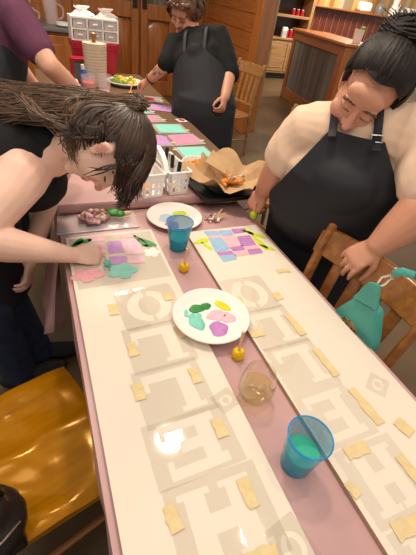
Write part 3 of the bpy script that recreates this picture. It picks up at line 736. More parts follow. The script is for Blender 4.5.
# clear bag with used sponges and a green brush
t = thing('plastic_bag', 'clear plastic bag lying flat at the end of the left board', 'bag', (0.125, 0.105, 0.7535))
b = B(); n, m_ = 28, 14; g = []
for j in range(m_+1):
    row = []
    for i in range(n+1):
        x = -0.145+0.29*i/n; y = -0.062+0.124*j/m_
        row.append(b.verts.new((x+0.02*y*4, y, 0.0008+0.002*random.random()+0.008*max(0, math.sin(PI*i/n)*math.sin(PI*j/m_))*random.uniform(0.6, 1))))
    g.append(row)
for r0, r1 in zip(g[:-1], g[1:]):
    for i in range(n): b.faces.new((r0[i], r0[i+1], r1[i+1], r1[i]))
obj('film', b, 'film', t)
b = B(); box(b, -0.15, 0.145, -0.066, -0.060, 0.0005, 0.003); obj('zip_seal', b, 'p_paleblue', t)
def clump(name, label, cat, loc, r, n, mats, sz=(0.006, 0.012), flat=0.6):
    t = thing(name, label, cat, loc); bs = [B() for _ in mats]
    for k in range(n):
        a = random.uniform(0, 2*PI); q = r*math.sqrt(random.random()); h = max(0, (1-(q/r)**2))*r*flat*random.uniform(0.3, 1)
        s = random.uniform(*sz); ell(bs[k % len(mats)], (q*math.cos(a)*1.25, q*math.sin(a)*0.85, s*0.8+h), (s, s*0.8, s*0.75), seg=8, rings=6)
    for bb, m in zip(bs, mats): obj('sponge_piece', bb, m, t)
    return t
c = clump('sponge_bundle', 'brown and mauve crumpled sponge bundle lying on the clear bag', 'sponges', (0.118, 0.108, 0.7645), 0.046, 120, ['moss', 'mauve', 'moss', 'mauve', 'p_palepink'])
t = thing('wooden_dauber', 'wooden brush handle smeared with green paint on the clear bag', 'brush', (0.195, 0.110, 0.766), -0.05)
b = B(); loft(b, [(-0.045, -0.004, 0.008), (0.0, 0.0, 0.009), (0.05, 0.008, 0.009)], [0.007, 0.008, 0.009]); obj('handle', b, 'dowel', t)
b = B(); ell(b, (-0.006, 0.006, 0.017), (0.030, 0.024, 0.011)); ell(b, (0.016, -0.006, 0.016), (0.020, 0.018, 0.010)); obj('green_paint', b, 'p_green', t)

c = clump('sponge_bundle', 'pale crumpled bundle with wooden sticks right of the far paper plate', 'sponges', (0.580, 0.040, 0.7535), 0.028, 55, ['moss', 'p_white', 'mauve'], (0.005, 0.009))
b = B()
for k, (dx, dy, dz) in enumerate(((0.06, 0.012, 0.02), (0.066, -0.004, 0.015), (0.05, 0.03, 0.03))): loft(b, [(0.01, 0, 0.012), (dx, dy, dz)], 0.0022, seg=8)
obj('wooden_stick', b, 'dowel', c)

# white caddy
t = thing('plastic_caddy', 'white plastic two-part caddy full of markers beside the leaning head', 'caddy', (0.412, 0.294, 0.7935), 0.12); t.scale = (1.12, 1.1, 1.18)
def basket(x0, x1, y0, y1, h, fl=0.012):
    b = B(); w = 0.002
    def wall(p, q, nh):
        d = V((q[0]-p[0], q[1]-p[1], 0)); Ln = d.length; d.normalize()
        xs = [0]; hs = []
        st = Ln/nh
        for k in range(nh):
            xs += [st*k+st*0.28, st*k+st*0.72]
        xs.append(Ln); ys = [0, h*0.12, h*0.34, h*0.46, h*0.68, h]
        hol = [(st*k+st*0.28, ys[r], st*k+st*0.72, ys[r+1]) for k in range(nh) for r in (1, 3)]
        vs = {}
        out = V((d.y, -d.x, 0))
        def v(i, j):
            if (i, j) not in vs: vs[(i, j)] = b.verts.new(V((p[0], p[1], 0))+d*xs[i]+out*(fl*ys[j]/h)+V((0, 0, ys[j])))
            return vs[(i, j)]
        for i in range(len(xs)-1):
            for j in range(len(ys)-1):
                cx, cy = (xs[i]+xs[i+1])/2, (ys[j]+ys[j+1])/2
                if any(a[0] < cx < a[2] and a[1] < cy < a[3] for a in hol): continue
                b.faces.new((v(i, j), v(i+1, j), v(i+1, j+1), v(i, j+1)))
    c = [(x0, y0), (x1, y0), (x1, y1), (x0, y1)]
    for i in range(4): wall(c[i], c[(i+1) % 4], 3 if i % 2 == 0 else 5)
    vs = [b.verts.new((p[0], p[1], 0.001)) for p in c]; b.faces.new(vs)
    o = obj('compartment', b, 'white_plastic', t, smooth=False); s = o.modifiers.new('s', 'SOLIDIFY'); s.thickness = 0.0022
    b = B(); f = fl
    rim = [(x0-f, y0-f), (x1+f, y0-f), (x1+f, y1+f), (x0-f, y1+f)]
    for i in range(4):
        p, q = rim[i], rim[(i+1) % 4]; loft(b, [(p[0], p[1], h), (q[0], q[1], h)], 0.004, seg=8)
    obj('rim', b, 'white_plastic', t)
basket(-0.088, -0.018, -0.085, 0.095, 0.085, 0.008); basket(0.018, 0.088, -0.085, 0.095, 0.085, 0.008)
b = B(); n = 12; a0 = []
outer = [(-0.085+0.18*i/n, 0.085+0.062*math.sin(PI*i/n)**0.7) for i in range(n+1)]; inner = [(-0.06+0.13*i/n, 0.085+0.040*math.sin(PI*i/n)**0.7) for i in range(n+1)]
for xs in (-0.009, 0.009): a0.append(([b.verts.new((xs, y, z)) for y, z in outer], [b.verts.new((xs, y, z)) for y, z in inner]))
for i in range(n):
    for o_, i_ in a0: b.faces.new((o_[i], o_[i+1], i_[i+1], i_[i]))
    b.faces.new((a0[0][0][i], a0[0][0][i+1], a0[1][0][i+1], a0[1][0][i])); b.faces.new((a0[0][1][i], a0[0][1][i+1], a0[1][1][i+1], a0[1][1][i]))
obj('handle', b, 'white_plastic', t)
def marker(label, x, y, tx, ty, m, h=0.14, z=0.797):
    t = thing('marker_pen', label, 'marker', (x, y, z)); t.rotation_euler = (tx, ty, 0)
    b = B(); lathe(b, [(0, 0), (0.007, 0), (0.007, h*0.62), (0, h*0.62)], 14); obj('barrel', b, m, t)
    b = B(); lathe(b, [(0, h*0.62), (0.0085, h*0.62), (0.0085, h*0.97), (0.006, h), (0, h)], 14); obj('cap', b, 'black_plastic', t)
marker('grey marker with black cap leaning in the right part of the caddy', 0.465, 0.27, -0.12, 0.05, 'p_paleblue')
marker('blue marker pen standing at the back of the right caddy part', 0.447, 0.335, -0.05, -0.05, 'blue_plastic', 0.15)
marker('thick black marker standing at the front of the caddy', 0.482, 0.248, 0.02, 0.08, 'black_plastic', 0.125)
marker('white marker behind the blue marker in the caddy', 0.460, 0.360, -0.08, 0.1, 'white_plastic', 0.14)
for (x, y, mm, lb) in ((0.350, 0.25, 'sponge_orange', 'orange sponge in the front of the left caddy part'), (0.345, 0.30, 'sponge_yellow', 'yellow sponge in the left part of the caddy'), (0.425, 0.235, 'dowel', 'tan block in the front of the right caddy part')):
    t2 = B(); box(t2, -0.018, 0.018, -0.022, 0.022, 0, 0.032); tag(obj('craft_sponge', t2, mm, bevel=0.006, loc=(x+(0.04 if x > 0.4 else 0), y, 0.7965)), lb, 'sponge')
b = B(); lathe(b, [(0, 0), (0.034, 0), (0.04, 0.03), (0.03, 0.045), (0, 0.05)], 24)
tag(obj('craft_sponge', b, 'sponge_orange', loc=(0.475, 0.52, T2+0.003)), 'round orange sponge behind the white caddy', 'sponge')

# food tray and fries
TR = Matrix.Rotation(0.10, 4, 'Z')
t = thing('serving_tray', 'black serving tray under the paper-lined food basket', 'tray', (0.715, 0.238, T2+0.0035), 0.08)
b = B(); prism(b, rounded([(-0.160, -0.125), (0.140, -0.125), (0.140, 0.125), (-0.160, 0.125)], 0.02), 0, 0.006); obj('base', b, 'black_plastic', t, bevel=0.002)
b = B()
ro = rounded([(-0.160, -0.125), (0.140, -0.125), (0.140, 0.125), (-0.160, 0.125)], 0.02)
ri = rounded([(-0.150, -0.115), (0.130, -0.115), (0.130, 0.115), (-0.150, 0.115)], 0.015)
ringloft(b, [[V((p[0], p[1], 0.006)) for p in ro], [V((p[0]*1.02, p[1]*1.02, 0.018)) for p in ro], [V((p[0]*1.02, p[1]*1.02, 0.018)) for p in ri], [V((p[0], p[1], 0.0062)) for p in ri]], cap=False)
obj('rim', b, 'black_plastic', t)
fx, fy, fz = 0.715, 0.222, T2+0.0105
t = thing('food_basket', 'black oval wire basket lined with kraft paper and fried food', 'food basket', (fx, fy, fz), 0.1)
b = B()
for k, (rr, zz) in enumerate(((0.070, 0.002), (0.082, 0.012), (0.096, 0.024))):
    pts = [(rr*1.25*math.cos(2*PI*i/40), rr*0.85*math.sin(2*PI*i/40), zz) for i in range(41)]; loft(b, pts, 0.0022, seg=6, flat=True)
for i in range(30):
    a = 2*PI*i/30; loft(b, [(0.070*1.25*math.cos(a), 0.070*0.85*math.sin(a), 0.002), (0.096*1.25*math.cos(a+0.2), 0.096*0.85*math.sin(a+0.2), 0.024)], 0.0018, seg=6)
obj('wire_basket', b, 'black_plastic', t)
b = B(); N, K = 48, 8; rows = []
for k in range(K+1):
    q = k/K; row = []
    for i in range(N):
        a = 2*PI*i/N; fold = math.sin(a*7+0.6*math.sin(3*a)); spike = 1+0.16*math.cos(4*a+0.6)+0.06*fold
        r = q*0.172*spike; z = 0.010+0.030*q+0.062*q*q*(0.72+0.35*math.sin(a-0.2))+0.022*q*fold
        row.append(b.verts.new((r*1.08*math.cos(a), r*0.86*math.sin(a), z)))
    rows.append(row)
for r0, r1 in zip(rows[:-1], rows[1:]):
    for i in range(N):
        try: b.faces.new((r0[i], r0[(i+1) % N], r1[(i+1) % N], r1[i]))
        except ValueError: pass
bmesh.ops.remove_doubles(b, verts=b.verts[:], dist=1e-5)
o = obj('paper_liner', b, 'kraft', t, smooth=False); s = o.modifiers.new('s', 'SOLIDIFY'); s.thickness = 0.0008
b = B()
for k in range(16):
    a = random.uniform(0, 6.28); q = random.uniform(0, 0.055); c0 = V((q*math.cos(a)+0.01, q*0.8*math.sin(a), 0.030+random.uniform(0, 0.018))); d = V((random.uniform(-1, 1), random.uniform(-1, 1), random.uniform(-.2, .2))).normalized()*random.uniform(0.012, 0.028)
    loft(b, [c0-d, c0, c0+d], [0.007, 0.009, 0.006], seg=8)
obj('fried_food', b, 'fries', t)
b = B(); prism(b, [(-0.115, 0.02), (-0.02, -0.03), (0.02, 0.05), (-0.05, 0.10)], 0, 0.0008)
o = obj('paper_flap', b, 'kraft', t, smooth=False); o.location = (0.01, 0.03, 0.075); o.rotation_euler = (0.5, 0.25, 0)
t = thing('fork', 'metal fork standing in the fried food', 'fork', (fx+0.03, fy-0.01, fz+0.06)); t.rotation_euler = (0.1, 0.35, 0.5)
b = B(); loft(b, [(0, 0, 0), (0.06, 0, 0.012), (0.13, 0, 0.010)], [0.003, 0.004, 0.008], [0.0015, 0.0015, 0.0015], axis=(0, 1, 0)); obj('handle', b, 'metal', t)
b = B(); loft(b, [(-0.03, 0, -0.008), (0, 0, 0)], [0.011, 0.004], [0.0015, 0.0015], axis=(0, 1, 0))
for k in range(4): loft(b, [(-0.03, -0.009+0.006*k, -0.008), (-0.055, -0.009+0.006*k, -0.006)], 0.0014, seg=6)
obj('tines', b, 'metal', t)
t = thing('paper_bowl', 'small white paper bowl of orange fries behind the food basket', 'bowl', (0.640, 0.415, T2+0.0035)); t.scale = (1.15, 1.15, 1.15)
b = B(); lathe(b, [(0, 0), (0.045, 0), (0.062, 0.050), (0.058, 0.050), (0.043, 0.003), (0, 0.003)], 32); obj('bowl', b, 'paper', t)
b = B()
for k in range(20):
    a = random.uniform(0, 6.28); q = random.uniform(0, 0.035); c0 = V((q*math.cos(a), q*math.sin(a), 0.037+random.uniform(0, .012))); d = V((random.uniform(-1, 1), random.uniform(-1, 1), random.uniform(-.2, .3))).normalized()*0.012
    loft(b, [c0-d, c0+d], 0.006, seg=6)
obj('fries', b, 'fries', t)

# painted practice cards on the far table
def card(label, x, y, m, r, w=0.165, paint=0.112, film=True, z=T2+0.0012):
    t = thing('stencil_card', label, 'stencil card', (x, y, z), r)
    b = B(); box(b, -w*0.62, w*0.62, -w*0.55, w*0.55, 0, 0.0012); obj('clear_sheet', b, 'card_film', t)
    b = B(); prism(b, blob(0, 0, paint*0.68, paint*0.62, 0.4, 0.0, 4), 0, 0) if False else prism(b, rounded([(-paint*0.72+random.uniform(-.01, .01), -paint*0.62), (paint*0.74, -paint*0.66+random.uniform(-.012, .012)), (paint*0.70+random.uniform(-.01, .01), paint*0.62), (-paint*0.70, paint*0.66+random.uniform(-.01, .01))], 0.022), 0.0013, 0.0022)
    obj('paint_block', b, m, t, smooth=False)
    for sx, sy in ((-1, 0.3), (1, -0.2)):
        b = B(); box(b, sx*w*0.62-0.014, sx*w*0.62+0.014, sy*w-0.009, sy*w+0.009, 0.0013, 0.0017); obj('tape_strip', b, 'tape', t)
card('stencil card with a mint block, nearest to the food basket', 0.733, 0.680, 'p_mint', 0.05, 0.155)
card('stencil card with a hot pink block, just beyond the nearest mint card', 0.740, 0.880, 'p_hotpink', 0.12)
card('stencil card with a lilac block beside the leaning hair', 0.560, 0.870, 'p_lilac', -0.05)
card('stencil card with a mint block below the small red saucer', 0.716, 1.075, 'p_mint', 0.02)
card('stencil card with a pink block between the two mint cards', 0.640, 1.270, 'p_hotpink', 0.1, 0.14, 0.075)
card('stencil card with a mint block beside the ponytail bump', 0.600, 1.460, 'p_mint', 0.05)
card('stencil card with a lilac block near the far right table edge', 0.795, 1.520, 'p_lilac', -0.35, 0.14)
card('stencil card with a pink block beyond the farthest mint card', 0.570, 1.640, 'p_hotpink', 0.2, 0.13)
card('stencil card with red and pink streaks near the black apron woman hand', 0.770, 1.760, 'p_red', -0.2, 0.15, 0.05)
card('stencil card with a pink streak left of the red streaked card', 0.600, 1.800, 'p_hotpink', 0.05, 0.13, 0.06)
b = B(); box(b, -0.11, 0.11, -0.018, 0.018, 0, 0.001); tag(obj('clear_strip', b, 'film', loc=(0.700, 0.545, T2+0.0012), rot=(0, 0, -0.25)), 'narrow clear plastic strip between the food bowl and mint card', 'plastic strip')
t = thing('paint_saucer', 'small white square holding red paint at the right table edge', 'saucer', (0.845, 1.235, T2+0.0012), 0.2)
b = B(); box(b, -0.032, 0.032, -0.032, 0.032, 0, 0.004); obj('card', b, 'paper', t, bevel=0.0015)
b = B(); lathe(b, [(0, 0.0042), (0.024, 0.0042), (0.018, 0.007), (0, 0.008)], 20); obj('red_paint', b, 'p_red', t)

# far-end clutter
def glass(label, x, y, fill, m):
    t = thing('drinking_glass', label, 'glass', (x, y, T2+0.001))
    b = B(); lathe(b, [(0, 0), (0.036, 0), (0.050, 0.15), (0.0475, 0.15), (0.0335, 0.006), (0, 0.006)], 28); obj('tumbler', b, 'clear_cup', t)
    b = B(); lathe(b, [(0, 0.0065), (0.033, 0.0065), (0.033+0.0135*fill, 0.15*fill), (0, 0.15*fill)], 24); obj('drink', b, m, t)
glass('clear tumbler with red drink, left of the two glasses', 0.325, 1.700, 0.72, 'red_drink')
glass('clear tumbler with pale slush, right of the two glasses', 0.435, 1.750, 0.3, 'p_palepink')
t = thing('squeeze_bottle', 'blue bottle behind the red drink glass', 'bottle', (0.335, 1.95, T2+0.001)); t.rotation_euler = (0, -0.1, 0)
b = B(); lathe(b, [(0, 0), (0.03, 0), (0.032, 0.10), (0.014, 0.14), (0, 0.14)], 20); obj('body', b, 'blue_plastic', t)
b = B(); lathe(b, [(0, 0.14), (0.014, 0.14), (0.012, 0.17), (0, 0.17)], 16); obj('cap', b, 'white_plastic', t)
t = thing('salad_platter', 'white platter of green and yellow salad under the reaching hand', 'platter', (0.67, 2.18, T2+0.001), 0.1)
b = B(); lathe(b, [(0, 0), (0.10, 0), (0.15, 0.03), (0.145, 0.032), (0.098, 0.004), (0, 0.004)], 36); obj('platter', b, 'white_plastic', t)
for m, n in (('salad_green', 26), ('salad_yellow', 16)):
    b = B()
    for k in range(n):
        a = random.uniform(0, 6.28); q = 0.105*math.sqrt(random.random()); s = random.uniform(0.014, 0.026); ell(b, (q*math.cos(a), q*math.sin(a), 0.022+random.uniform(0, 0.025)), (s, s*0.7, s*0.6), seg=8, rings=6)
    obj('lettuce' if m == 'salad_green' else 'yellow_pepper', b, m, t)
t = thing('towel_roll', 'beige ribbed towel draped over a wooden post in front of the red bin', 'towel', (0.425, 2.06, T2+0.001), 0.0)
b = B(); lathe(b, [(0, 0), (0.075, 0), (0.075, 0.012), (0, 0.012)], 28); obj('base', b, 'oak_chair', t)
b = B(); lathe(b, [(0, 0.012), (0.014, 0.012), (0.014, 0.31), (0.022, 0.32), (0.022, 0.352), (0.012, 0.36), (0, 0.36)], 18); obj('post', b, 'oak_chair', t)
b = B(); rings = []
for k in range(41):
    z = 0.014+0.280*k/40; q = 0.074+0.012*(k/40)+0.0022*math.sin(k*2.2)
    rings.append([V((q*(1+0.05*math.cos(5*2*PI*i/40))*math.cos(2*PI*i/40), 0.85*q*(1+0.05*math.cos(5*2*PI*i/40))*math.sin(2*PI*i/40), z)) for i in range(40)])
rings.append([V((v.x*0.25, v.y*0.25, 0.298)) for v in rings[-1]])
ringloft(b, rings); obj('towel', b, 'towel', t)
t = thing('storage_bin', 'crimson plastic bin standing at the far table end', 'bin', (0.475, 2.44, T2+0.001), 0.0)
rings = [[V((p[0]*s, p[1]*s, z)) for p in rounded([(-0.178, -0.13), (0.178, -0.13), (0.178, 0.13), (-0.178, 0.13)], 0.03)] for s, z in ((0.86, 0), (0.97, 0.215), (1.03, 0.215), (1.03, 0.24))]
b = B(); ringloft(b, rings); obj('tub', b, 'red_plastic', t)
b = B(); rings = [[V((p[0]*s, p[1]*s, z)) for p in rounded([(-0.178, -0.13), (0.178, -0.13), (0.178, 0.13), (-0.178, 0.13)], 0.03)] for s, z in ((1.05, 0.241), (1.05, 0.258), (0.95, 0.266))]
ringloft(b, rings); obj('lid', b, 'red_plastic', t)
t = thing('drawer_organizer', 'white six-drawer organizer on top of the crimson bin', 'organizer', (0.475, 2.40, T2+0.2685), 0.03)
W_, H_, D_ = 0.180, 0.155, 0.085
b = B(); th = 0.012
box(b, -W_, W_, -D_, D_, 0, th); box(b, -W_, W_, -D_, D_, H_-th, H_); box(b, -W_, -W_+th, -D_, D_, th, H_-th); box(b, W_-th, W_, -D_, D_, th, H_-th)
box(b, -W_+th, W_-th, -D_, D_, H_/2-th/2, H_/2+th/2); box(b, -W_+th, W_-th, D_-0.006, D_, th, H_-th)
for x in (-0.058, 0.058): box(b, x-0.006, x+0.006, -D_, D_, th, H_-th)
obj('casing', b, 'white_plastic', t, smooth=False)
for i, x in enumerate((-0.116, 0, 0.116)):
    for j, z in enumerate((0.012, 0.084)):
        b = B(); w = 0.047; h = 0.056
        box(b, x-w, x+w, -D_-0.004, -D_+0.002, z+0.002, z+h); d = obj('drawer', b, 'film', t)
        b = B(); box(b, x-w+0.008, x+w-0.008, -D_+0.01, D_-0.02, z+0.004, z+h*0.6)
        obj('contents', b, ['p_palepink', 'p_white', 'p_paleblue', 'blue_plastic', 'p_lilac', 'white_plastic'][i*2+j], d)
        b = B(); box(b, x-0.018, x+0.018, -D_-0.012, -D_-0.004, z+h*0.42, z+h*0.58); obj('pull', b, 'white_plastic', d, bevel=0.002)
for (x, lb) in ((0.40, 'crumpled white paper bag on the left of the white organizer'), (0.58, 'crumpled clear bag on the right of the white organizer')):
    b = B(); rings = []
    for k in range(7):
        z = 0.001+0.012*k; q = (0.062, 0.066, 0.058, 0.045, 0.030, 0.034, 0.045)[k]
        rings.append([V((q*(1+0.18*math.sin(3*a*2*PI/16+k))*math.cos(a*2*PI/16), 0.6*q*(1+0.2*math.sin(2*a*2*PI/16+k))*math.sin(a*2*PI/16), z+(0.012*math.sin(a*1.7) if k == 6 else 0))) for a in range(16)])
    ringloft(b, rings, cap=True); tag(obj('crumpled_bag', b, 'white_plastic' if x < 0.5 else 'film', loc=(x, 2.40, T2+0.2685+0.156), smooth=False), lb, 'bag').scale = (1.25, 1.0, 0.75)
t = thing('caddy_box', 'small red framed container left of the beige towel', 'container', (0.315, 2.22, T2+0.001))
b = B(); w = 0.045; h = 0.15
for sx in (-1, 1):
    for sy in (-1, 1): box(b, sx*w-0.008, sx*w+0.008, sy*w-0.008, sy*w+0.008, 0, h)
box(b, -w-0.008, w+0.008, -w-0.008, w+0.008, 0, 0.015); box(b, -w-0.008, w+0.008, -w-0.008, w+0.008, h, h+0.02); obj('frame', b, 'red_plastic', t, bevel=0.003)
b = B(); box(b, -w+0.008, w-0.008, -w+0.008, w-0.008, 0.016, h-0.001); obj('pane', b, 'counter_grey', t)
for k, (x, y) in enumerate(((0.17, 2.10), (0.23, 2.06), (0.20, 2.18), (0.27, 2.12))):
    b = B(); rings = []
    for q in range(5): rings.append([V((0.04*(1-0.15*q)*(1+0.25*math.sin(a*1.9+k+q))*math.cos(a*PI/6), 0.035*(1-0.15*q)*(1+0.2*math.sin(a*2.3+k))*math.sin(a*PI/6), 0.009*q)) for a in range(12)])
    ringloft(b, rings); tag(obj('crumpled_napkin', b, ['towel', 'kraft', 'towel', 'white_plastic'][k], loc=(x, y, T2+0.001), smooth=False),
        ['beige crumpled napkin farthest left on the far table', 'brown crumpled napkin nearest the purple tee arm', 'beige crumpled napkin close to the red container', 'white crumpled napkin beside the red container'][k], 'napkin')

# ================================================================== CHAIRS
def make_chair(label, wm, loc, rz, sm=None, slats=4, group=None):
    """faces local -x, backrest on +x"""
    t = thing('dining_chair', label, 'chair', loc, rz, group); sm = sm or wm
    # carved seat
    b = B(); nx, ny = 26, 26; top, bot = [], []
    for i in range(nx+1):
        rt, rb_ = [], []
        for j in range(ny+1):
            u = i/nx*2-1; v = j/ny*2-1
            hw = 0.225-0.022*(u+1)/2; k = 1-0.10*max(0, abs(v)-0.55)/0.45*max(0, -u)
            x = u*0.215*(1-0.06*v*v*(1 if u < 0 else 0.3)); y = v*hw*(1-0.05*max(0, abs(u)-0.7)/0.3)
            dish = -0.020*max(0, 1-((abs(v)-0.45)/0.40)**2)*max(0, 1-((u-0.15)/0.85)**2)
            ridge = 0.006*math.exp(-(v/0.09)**2)*max(0, -u)
            edge = -0.006*max(0, (max(abs(u), abs(v))-0.9)/0.1)**2
            wave = 0.0030*math.sin(9*v+5*u+1.5*math.sin(3*u))*(1-abs(u)**3)
            rt.append(b.verts.new((x, y, 0.450+dish+ridge+edge+wave))); rb_.append(b.verts.new((x, y, 0.418)))
        top.append(rt); bot.append(rb_)
    for i in range(nx):
        for j in range(ny):
            b.faces.new((top[i][j], top[i+1][j], top[i+1][j+1], top[i][j+1])); b.faces.new((bot[i][j], bot[i][j+1], bot[i+1][j+1], bot[i+1][j]))
    for i in range(nx):
        b.faces.new((top[i][0], bot[i][0], bot[i+1][0], top[i+1][0])); b.faces.new((top[i][ny], top[i+1][ny], bot[i+1][ny], bot[i][ny]))
    for j in range(ny):
        b.faces.new((top[0][j], top[0][j+1], bot[0][j+1], bot[0][j])); b.faces.new((top[nx][j], bot[nx][j], bot[nx][j+1], top[nx][j+1]))
    obj('seat', b, sm, t)
    for sy in (-1, 1):
        b = B(); loft(b, [(-0.17, sy*0.185, 0.42), (-0.185, sy*0.20, 0.0)], [0.021, 0.015], seg=12, flat=True); obj('leg', b, wm, t)
        b = B(); loft(b, [(0.205, sy*0.195, 0.0), (0.185, sy*0.19, 0.42)], [0.016, 0.021], seg=12, flat=True); obj('leg', b, wm, t)
        b = B(); pts = spline([(0.19, sy*0.19, 0.40), (0.20, sy*0.192, 0.60), (0.225, sy*0.196, 0.78), (0.262, sy*0.20, 0.935)], 6)
        loft(b, pts, [0.026-0.004*i/len(pts) for i in range(len(pts))], [0.014]*len(pts), axis=(1, 0, 0), seg=12); obj('back_post', b, wm, t)
        b = B(); loft(b, [(-0.176, sy*0.193, 0.20), (0.195, sy*0.193, 0.18)], 0.010, seg=10, flat=True); obj('stretcher', b, wm, t)
    b = B(); loft(b, [(-0.178, -0.19, 0.25), (-0.178, 0.19, 0.25)], 0.011, seg=10, flat=True); obj('stretcher', b, wm, t)
    # curved top rail
    b = B(); n = 16; rings = []
    for i in range(n+1):
        v = i/n*2-1; cx = 0.250+0.030*(1-v*v); hz = 0.055*(1-0.10*v*v)
        c = V((cx, v*0.222, 0.875)); lean = V((0.22, 0, 1)).normalized(); nn = V((1, 0, -0.22)).normalized(); th = 0.0125
        rings.append([c-lean*hz-nn*th, c-lean*hz+nn*th, c+lean*(hz*0.9)+nn*th, c+lean*hz, c+lean*(hz*0.9)-nn*th])
    ringloft(b, rings); obj('top_rail', b, wm, t, bevel=0.004)
    b = B(); loft(b, [(0.200, -0.185, 0.54), (0.214, 0, 0.54), (0.200, 0.185, 0.54)], [0.016]*3, [0.010]*3, axis=(0, 0, 1), seg=10, flat=True); obj('lower_rail', b, wm, t)
    for k in range(slats):
        v = (k+0.5)/slats*2-1; y = v*0.155; bow = 0.028*(1-(v*0.75)**2)
        b = B(); loft(b, [(0.206+bow*0.35, y*0.98, 0.54), (0.222+bow*0.7, y, 0.70), (0.244+bow, y*1.05, 0.84)], [0.020]*3, [0.006]*3, axis=(0, 1, 0), seg=10, flat=True); obj('slat', b, wm, t)
    return t
ch = make_chair('wooden slat chair pushed in at the right, with the teal bag on it', 'chair_wood', (0.595, -0.583, 0), 0.127)
make_chair('glossy orange wooden chair with carved seat at the left table edge', 'chair_wood', (-0.20, -0.555, 0), PI+0.30, 'seat_wood')
dup(ch, (1.44, 0.86, 0), 0.25, 'wooden chair behind the painting arm of the woman in cream')
for o in list(COL.objects): pass
make_chair('lighter oak slat chair by the pine post behind the woman in black', 'oak_chair', (1.93, 2.75, 0), 0.25)

# black bag on the left chair
t = thing('handbag', 'black leather bag on the orange wooden chair seat', 'bag', (-0.290, -0.745, 0.452), 0.3)
b = B(); ell(b, (0, 0, 0.06), (0.115, 0.10, 0.06)); ell(b, (0, 0, 0.10), (0.09, 0.06, 0.05)); box(b, -0.09, 0.09, -0.07, 0.07, 0.0, 0.04)
o = skinobj('body', b, 'black_leather', t, 0.007, 6)
b = B(); loft(b, spline([(0.09, -0.045, 0.085), (0.04, -0.072, 0.105), (-0.04, -0.075, 0.105), (-0.10, -0.05, 0.085)], 6), 0.003, seg=8); obj('zip', b, 'silver', t)
b = B(); loft(b, spline([(-0.08, 0.02, 0.12), (-0.05, 0.02, 0.22), (0.05, 0.02, 0.22), (0.08, 0.02, 0.12)], 6), 0.008, seg=8); obj('handle', b, 'black_leather', t)
t = thing('handbag', 'small black bag lying on the chair seat beside the food tray', 'bag', (1.36, 0.99, 0.452), 0.5)
b = B(); ell(b, (0, 0, 0.05), (0.11, 0.08, 0.05)); box(b, -0.07, 0.07, -0.05, 0.05, 0, 0.03); skinobj('body', b, 'black_leather', t, 0.008, 6)
b = B(); loft(b, spline([(-0.08, 0, 0.07), (-0.12, -0.05, 0.10), (0.0, -0.09, 0.11), (0.08, 0, 0.07)], 6), 0.006, seg=8); obj('strap', b, 'black_leather', t)

# teal sling bag on the chair back
t = thing('sling_bag', 'teal leather sling bag with leopard oval hanging on the chair back', 'bag', (0.772, -0.592, 0.785), 0.0)
b = B()
out = rounded([(-0.0478, -0.0435), (0.0007, 0.0604), (0.0831, 0.0848), (0.1347, -0.0293), (0.1261, -0.0947), (-0.0080, -0.1351)], 0.022, 5)
def yz(p, x, k=1.0): return V((x, -(cpx+(p[0]-cpx)*k), cpz+(p[1]-cpz)*k))
cpx = sum(p[0] for p in out)/len(out); cpz = sum(p[1] for p in out)/len(out)
ringloft(b, [[yz(p, -0.020, 0.80) for p in out], [yz(p, -0.018, 0.93) for p in out], [yz(p, 0.0, 1.0) for p in out], [yz(p, 0.016, 0.95) for p in out], [yz(p, 0.020, 0.84) for p in out]])
obj('pouch', b, 'teal_leather', t)
b = B(); fl = rounded([(0.0022, 0.0578), (0.0269, 0.1395), (0.0612, 0.1536), (0.0910, 0.0847)], 0.008, 4)
ringloft(b, [[V((-0.024, -p[0], p[1])) for p in fl], [V((-0.017, -p[0], p[1])) for p in fl]]); obj('strap_flap', b, 'teal_leather', t, bevel=0.002)
b = B(); oc, o1, o2 = (0.0371, -0.0352), (0.0014, -0.0315), (0.0729, -0.0415)
n = 28; d1 = (V((oc[0], oc[1]))-V((o1[0], o1[1]))); d2 = V((-d1.y, d1.x))*0.62
def ring_(k, x): return [V((x, -(oc[0]+d1.x*k*math.cos(2*PI*i/n)+d2.x*k*math.sin(2*PI*i/n)), oc[1]+d1.y*k*math.cos(2*PI*i/n)+d2.y*k*math.sin(2*PI*i/n))) for i in range(n)]
ringloft(b, [ring_(1, -0.018), ring_(1, -0.0225), ring_(0.85, -0.024)]); obj('leopard_oval', b, 'leopard', t)
b = B(); q = [(0.0496, 0.1475), (0.0525, 0.1743), (0.0695, 0.1945), (0.0773, 0.1874), (0.0698, 0.1642), (0.0565, 0.1425)]
loft(b, [V((-0.016, -p[0], p[1])) for p in q], 0.0045, seg=8); obj('clasp', b, 'silver', t)
b = B(); q = [(0.0729, 0.2005), (0.0842, 0.2159), (0.1066, 0.2174)]
loft(b, [V((-0.012, -q[0][0], q[0][1])), V((-0.006, -q[1][0], q[1][1])), V((0.012, -q[2][0], q[2][1]))], [0.0105]*3, [0.0025]*3, axis=(0, 0.8, 0.6), seg=8); obj('strap_tab', b, 'teal_leather', t)

# ================================================================== PEOPLE
def headmat(c, F, C, s=1.0):
    F = V(F).normalized(); C = V(C); C = (C-F*C.dot(F)).normalized(); X = F.cross(C)
    m = Matrix(((X.x, F.x, C.x), (X.y, F.y, C.y), (X.z, F.z, C.z))).to_4x4() @ Matrix.Scale(s, 4); m.translation = V(c); return m

